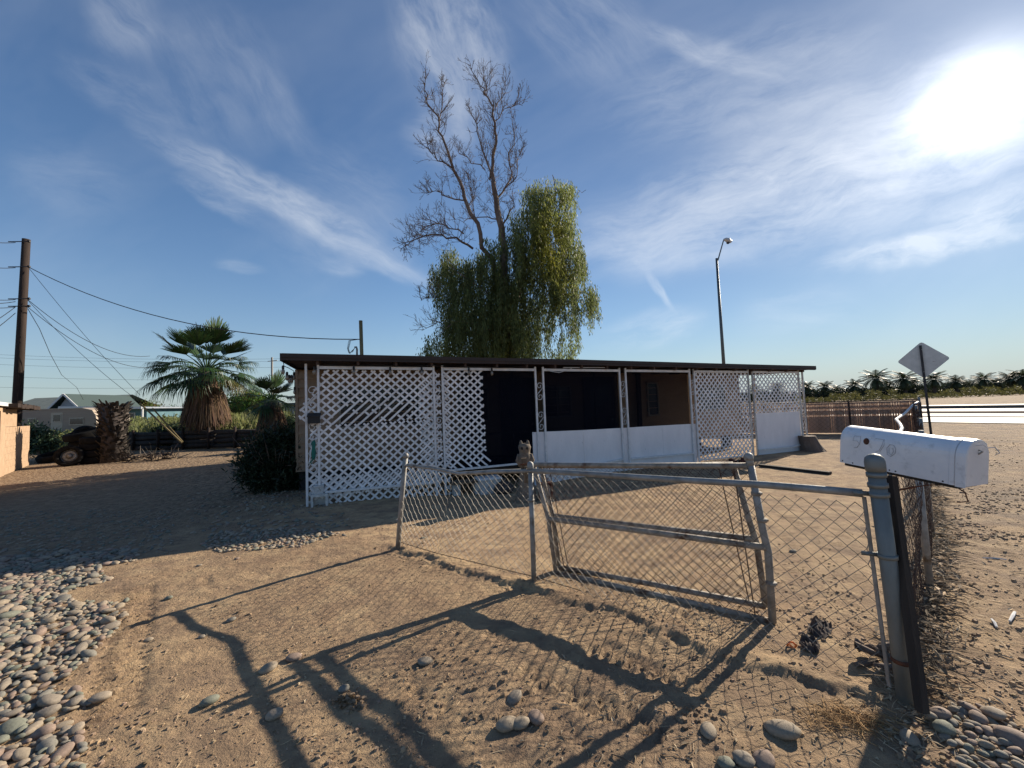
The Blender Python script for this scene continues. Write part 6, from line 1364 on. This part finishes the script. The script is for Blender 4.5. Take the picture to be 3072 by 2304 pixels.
for (bx, by, rx, ry) in blobs:
    ns = int(rx*ry*.026)+5; dep = rs.uniform(-.6, .9)
    dep_r = .55+rx/100.
    for _ in range(ns):
        a = rs.uniform(0, 6.283); q = rs.rand()**.5*rs.choice([1, 1, 1.22]); sx = bx+rx*q*math.cos(a)*1.05; sy = by+ry*q*math.sin(a)*.9-ry*.15
        st_ = T8(sx, sy, dep+rs.uniform(-dep_r, dep_r)); ln_ = rs.uniform(.5, 1.55); lean_ = rs.normal(0, .10, 2); nl = int(ln_*rs.uniform(24, 38))
        yel = math.exp(-((sx-880)/75)**2-((sy-930)/150)**2)*1.2+.5*math.exp(-((sx-960)/60)**2-((sy-1120)/80)**2)+.25*math.exp(-((sx-640)/60)**2-((sy-1450)/150)**2)+.35*math.exp(-((sx-380)/130)**2-((sy-1500)/60)**2); top_ = max(0, min(1, (1100-sy)/500))  # yellow-green patches; tone also rises towards the crown top
        b = rs.uniform(.6, 1.6); cb_ = np.array([1+.7*yel+.3*top_, 1+.38*yel+.24*top_, 1-.35*yel])*b
        if float(vnoise(np.array([sx/34.]), np.array([sy/52.+bx]))[0]) < -.02 and rs.rand() < .88: continue
        k = rs.rand(nl); ctr = np.array(st_)[None, :]+np.stack([lean_[0]*ln_*k, lean_[1]*ln_*k, -ln_*k], 1)+rs.normal(0, 1, (nl, 3))*(.075-.05*k[:, None])
        dr = np.stack([rs.normal(0, .35, nl), rs.normal(0, .35, nl), -np.ones(nl)], 1); dr /= np.linalg.norm(dr, axis=1)[:, None]; sd_ = np.cross(dr, rs.normal(size=(nl, 3))); sd_ /= np.linalg.norm(sd_, axis=1)[:, None]
        l2 = rs.uniform(.10, .20, nl)[:, None]; w2 = rs.uniform(.011, .020, nl)[:, None]
        VV.append(np.stack([ctr, ctr+dr*l2*.45+sd_*w2, ctr+dr*l2, ctr+dr*l2*.45-sd_*w2], 1)); TT.append(cb_[None, :]*rs.uniform(.75, 1.25, (nl, 1)))
quads('crown', np.concatenate(VV), M['leaf'], et, np.concatenate(TT))

# ================================================================== DATE PALM GROVE BEYOND THE ROAD
def date_mesh(seed, nf=34, FL=2.7):
    r_ = random.Random(seed); V, T = [], []
    for k in range(nf):
        f_ = (k+.5)/nf; el = R(85)-f_*R(135); az = k*2.39996+r_.uniform(-.2, .2); l_ = FL*r_.uniform(.85, 1.1); pts = []; x = Vector((0, 0, 0)); e_ = el; n_ = 9
        for j in range(n_+1):
            pts.append(x.copy()); x = x+Vector((math.cos(az)*math.cos(e_), math.sin(az)*math.cos(e_), math.sin(e_)))*l_/n_; e_ -= R(7.5)*(1+.4*f_)
        tn = r_.uniform(.6, 1.35)
        for j in range(1, n_):
            d = (pts[j+1]-pts[j]).normalized(); s_ = Vector((-math.sin(az), math.cos(az), 0)); u_ = s_.cross(d)
            w_ = FL*.23*math.sin(math.pi*(j+.6)/(n_+1))+.1
            for sgn in (-1, 1):
                for h_ in (0, .5):
                    b = pts[j].lerp(pts[j+1], h_); tip = b+(s_*sgn*.8+d*.65+u_*.15+Vector((0, 0, -.25))).normalized()*w_*r_.uniform(.8, 1.1); q = d*.07
                    V.append([b-q, b+q, tip+q*.3, tip-q*.3]); T.append([tn, tn*.98, tn*.9])
            q = s_*.03; V.append([pts[j]-q, pts[j]+q, pts[j+1]+q, pts[j+1]-q]); T.append([tn*1.2]*3)
    return np.array([[tuple(p) for p in q] for q in V]), np.array(T)
protos = []
for k in range(3):
    V, T = date_mesh(60+k); o = thing('date_palm', 'x', 'palm tree', (0, 0, 0), 'date palms beyond the road')
    quads('crown', V+np.array([0, 0, 4.0])[None, None, :], M['dateleaf'], o, T)
    MB().tube([(0, 0, -.2), (.05, 0, 2.0), (0, 0, 4.05)], [.34, .27, .30], 8).build('trunk', M['palmtrunk'], o, True); protos.append(o)
DPal = [(2150, 1163, 92, 'date palm seen faintly through the right lattice, left one'), (2262, 1160, 92, 'date palm seen through the right lattice, middle one'), (2330, 1150, 90, 'date palm seen through the right lattice, nearest its right edge'),
        (2420, 1150, 88, 'date palm half hidden by the right end of the porch'), (2475, 1149, 88, 'first full date palm right of the porch'), (2508, 1161, 90, 'short date palm between the first and second full palms right of the porch'), (2561, 1143, 88, 'second full date palm right of the porch'),
        (2626, 1113, 84, 'tall date palm with an open crown midway between porch and diamond sign'), (2664, 1146, 88, 'lower date palm just right of the tall open-crowned palm'), (2712, 1117, 84, 'tall date palm just left of the diamond sign'), (2738, 1140, 88, 'lower date palm tucked under the left tip of the diamond sign'), (2800, 1121, 82, 'date palm directly behind the sign post on its right'),
        (2868, 1132, 84, 'wide date palm, first clear of the sign to the right'), (2905, 1145, 88, 'short date palm in the gap right of the wide one'), (2948, 1124, 82, 'date palm with an upright crown, second clear of the sign'), (2988, 1140, 86, 'lower bushy date palm left of the tall pair at the right edge'), (3030, 1121, 80, 'left palm of the tall pair at the right edge'), (3066, 1114, 78, 'right palm of the tall pair, cut by the photo edge'), (3100, 1122, 78, 'date palm mostly beyond the right photo edge')]
usedp = set()
for k, (x, yt, Y_, lab) in enumerate(DPal):
    pk = at(x, yt+8, Y_); o = protos[k % 3]
    if k % 3 in usedp: o = copy_tree(o)
    usedp.add(k % 3); hh = pk.z+1.35; s_ = 1.22*max(.7, min(1.5, hh/6.2)); o.location = (pk.x, Y_, 0); o.scale = (s_, s_, hh/6.3); o.rotation_euler = (0, 0, k*1.7); o['label'] = lab
# grove undergrowth: suckers and low fronds reading as one dark mass
rs = np.random.RandomState(8); n_ = 26000; xx = rs.uniform(1850, 3260, n_); YY = rs.uniform(84, 96, n_); b0 = ray(1536, 1100); P = []
tops_ = 1.5+.9*np.array([float(_tab[int(x/28) % 256, 9]) for x in xx]); clus = rs.rand(n_)
X_ = (xx-1536)/F_PX*YY*1.0; Zc = tops_*rs.rand(n_)**.8
P = np.stack([X_, YY, Zc], 1); d = rs.normal(size=(n_, 3)); d[:, 2] = np.abs(d[:, 2])*.6+.1; d /= np.linalg.norm(d, axis=1)[:, None]; s_ = np.cross(d, rs.normal(size=(n_, 3))); s_ /= np.linalg.norm(s_, axis=1)[:, None]
l_ = rs.uniform(.6, 1.2, n_)[:, None]; w_ = rs.uniform(.05, .12, n_)[:, None]; tn = rs.uniform(.3, .9, n_)[:, None]*np.array([[1, 1, .9]])
o = quads('palm_undergrowth', np.stack([P, P+d*l_*.5+s_*w_, P+d*l_, P+d*l_*.5-s_*w_], 1), M['dateleaf'], None, tn, origin=(0, 0, 0)); tag(o, 'dense dark sucker fronds under the date palms beyond the road', 'undergrowth', kind='stuff')
rs = np.random.RandomState(9); n_ = 9000; xx = rs.uniform(2380, 3260, n_); YY = rs.uniform(62, 80, n_); cl_ = np.array([max(0, float(_tab[int(x/22) % 256, 33])-.25) for x in xx]); P = np.stack([(xx-1536)/F_PX*YY, YY, rs.rand(n_)*(.5+1.5*cl_)], 1)
d = rs.normal(size=(n_, 3)); d[:, 2] = np.abs(d[:, 2]); d /= np.linalg.norm(d, axis=1)[:, None]; s_ = np.cross(d, rs.normal(size=(n_, 3))); s_ /= np.linalg.norm(s_, axis=1)[:, None]; l_ = rs.uniform(.25, .6, n_)[:, None]; w_ = l_*.18
o = quads('roadside_brush', np.stack([P, P+d*l_*.5+s_*w_, P+d*l_, P+d*l_*.5-s_*w_], 1), M['tree'], None, rs.uniform(.4, 1.1, n_)[:, None]*np.array([[1.25, 1.0, .8]]), origin=(0, 0, 0)); tag(o, 'low olive brush on the verge beyond the road', 'brush', kind='stuff')
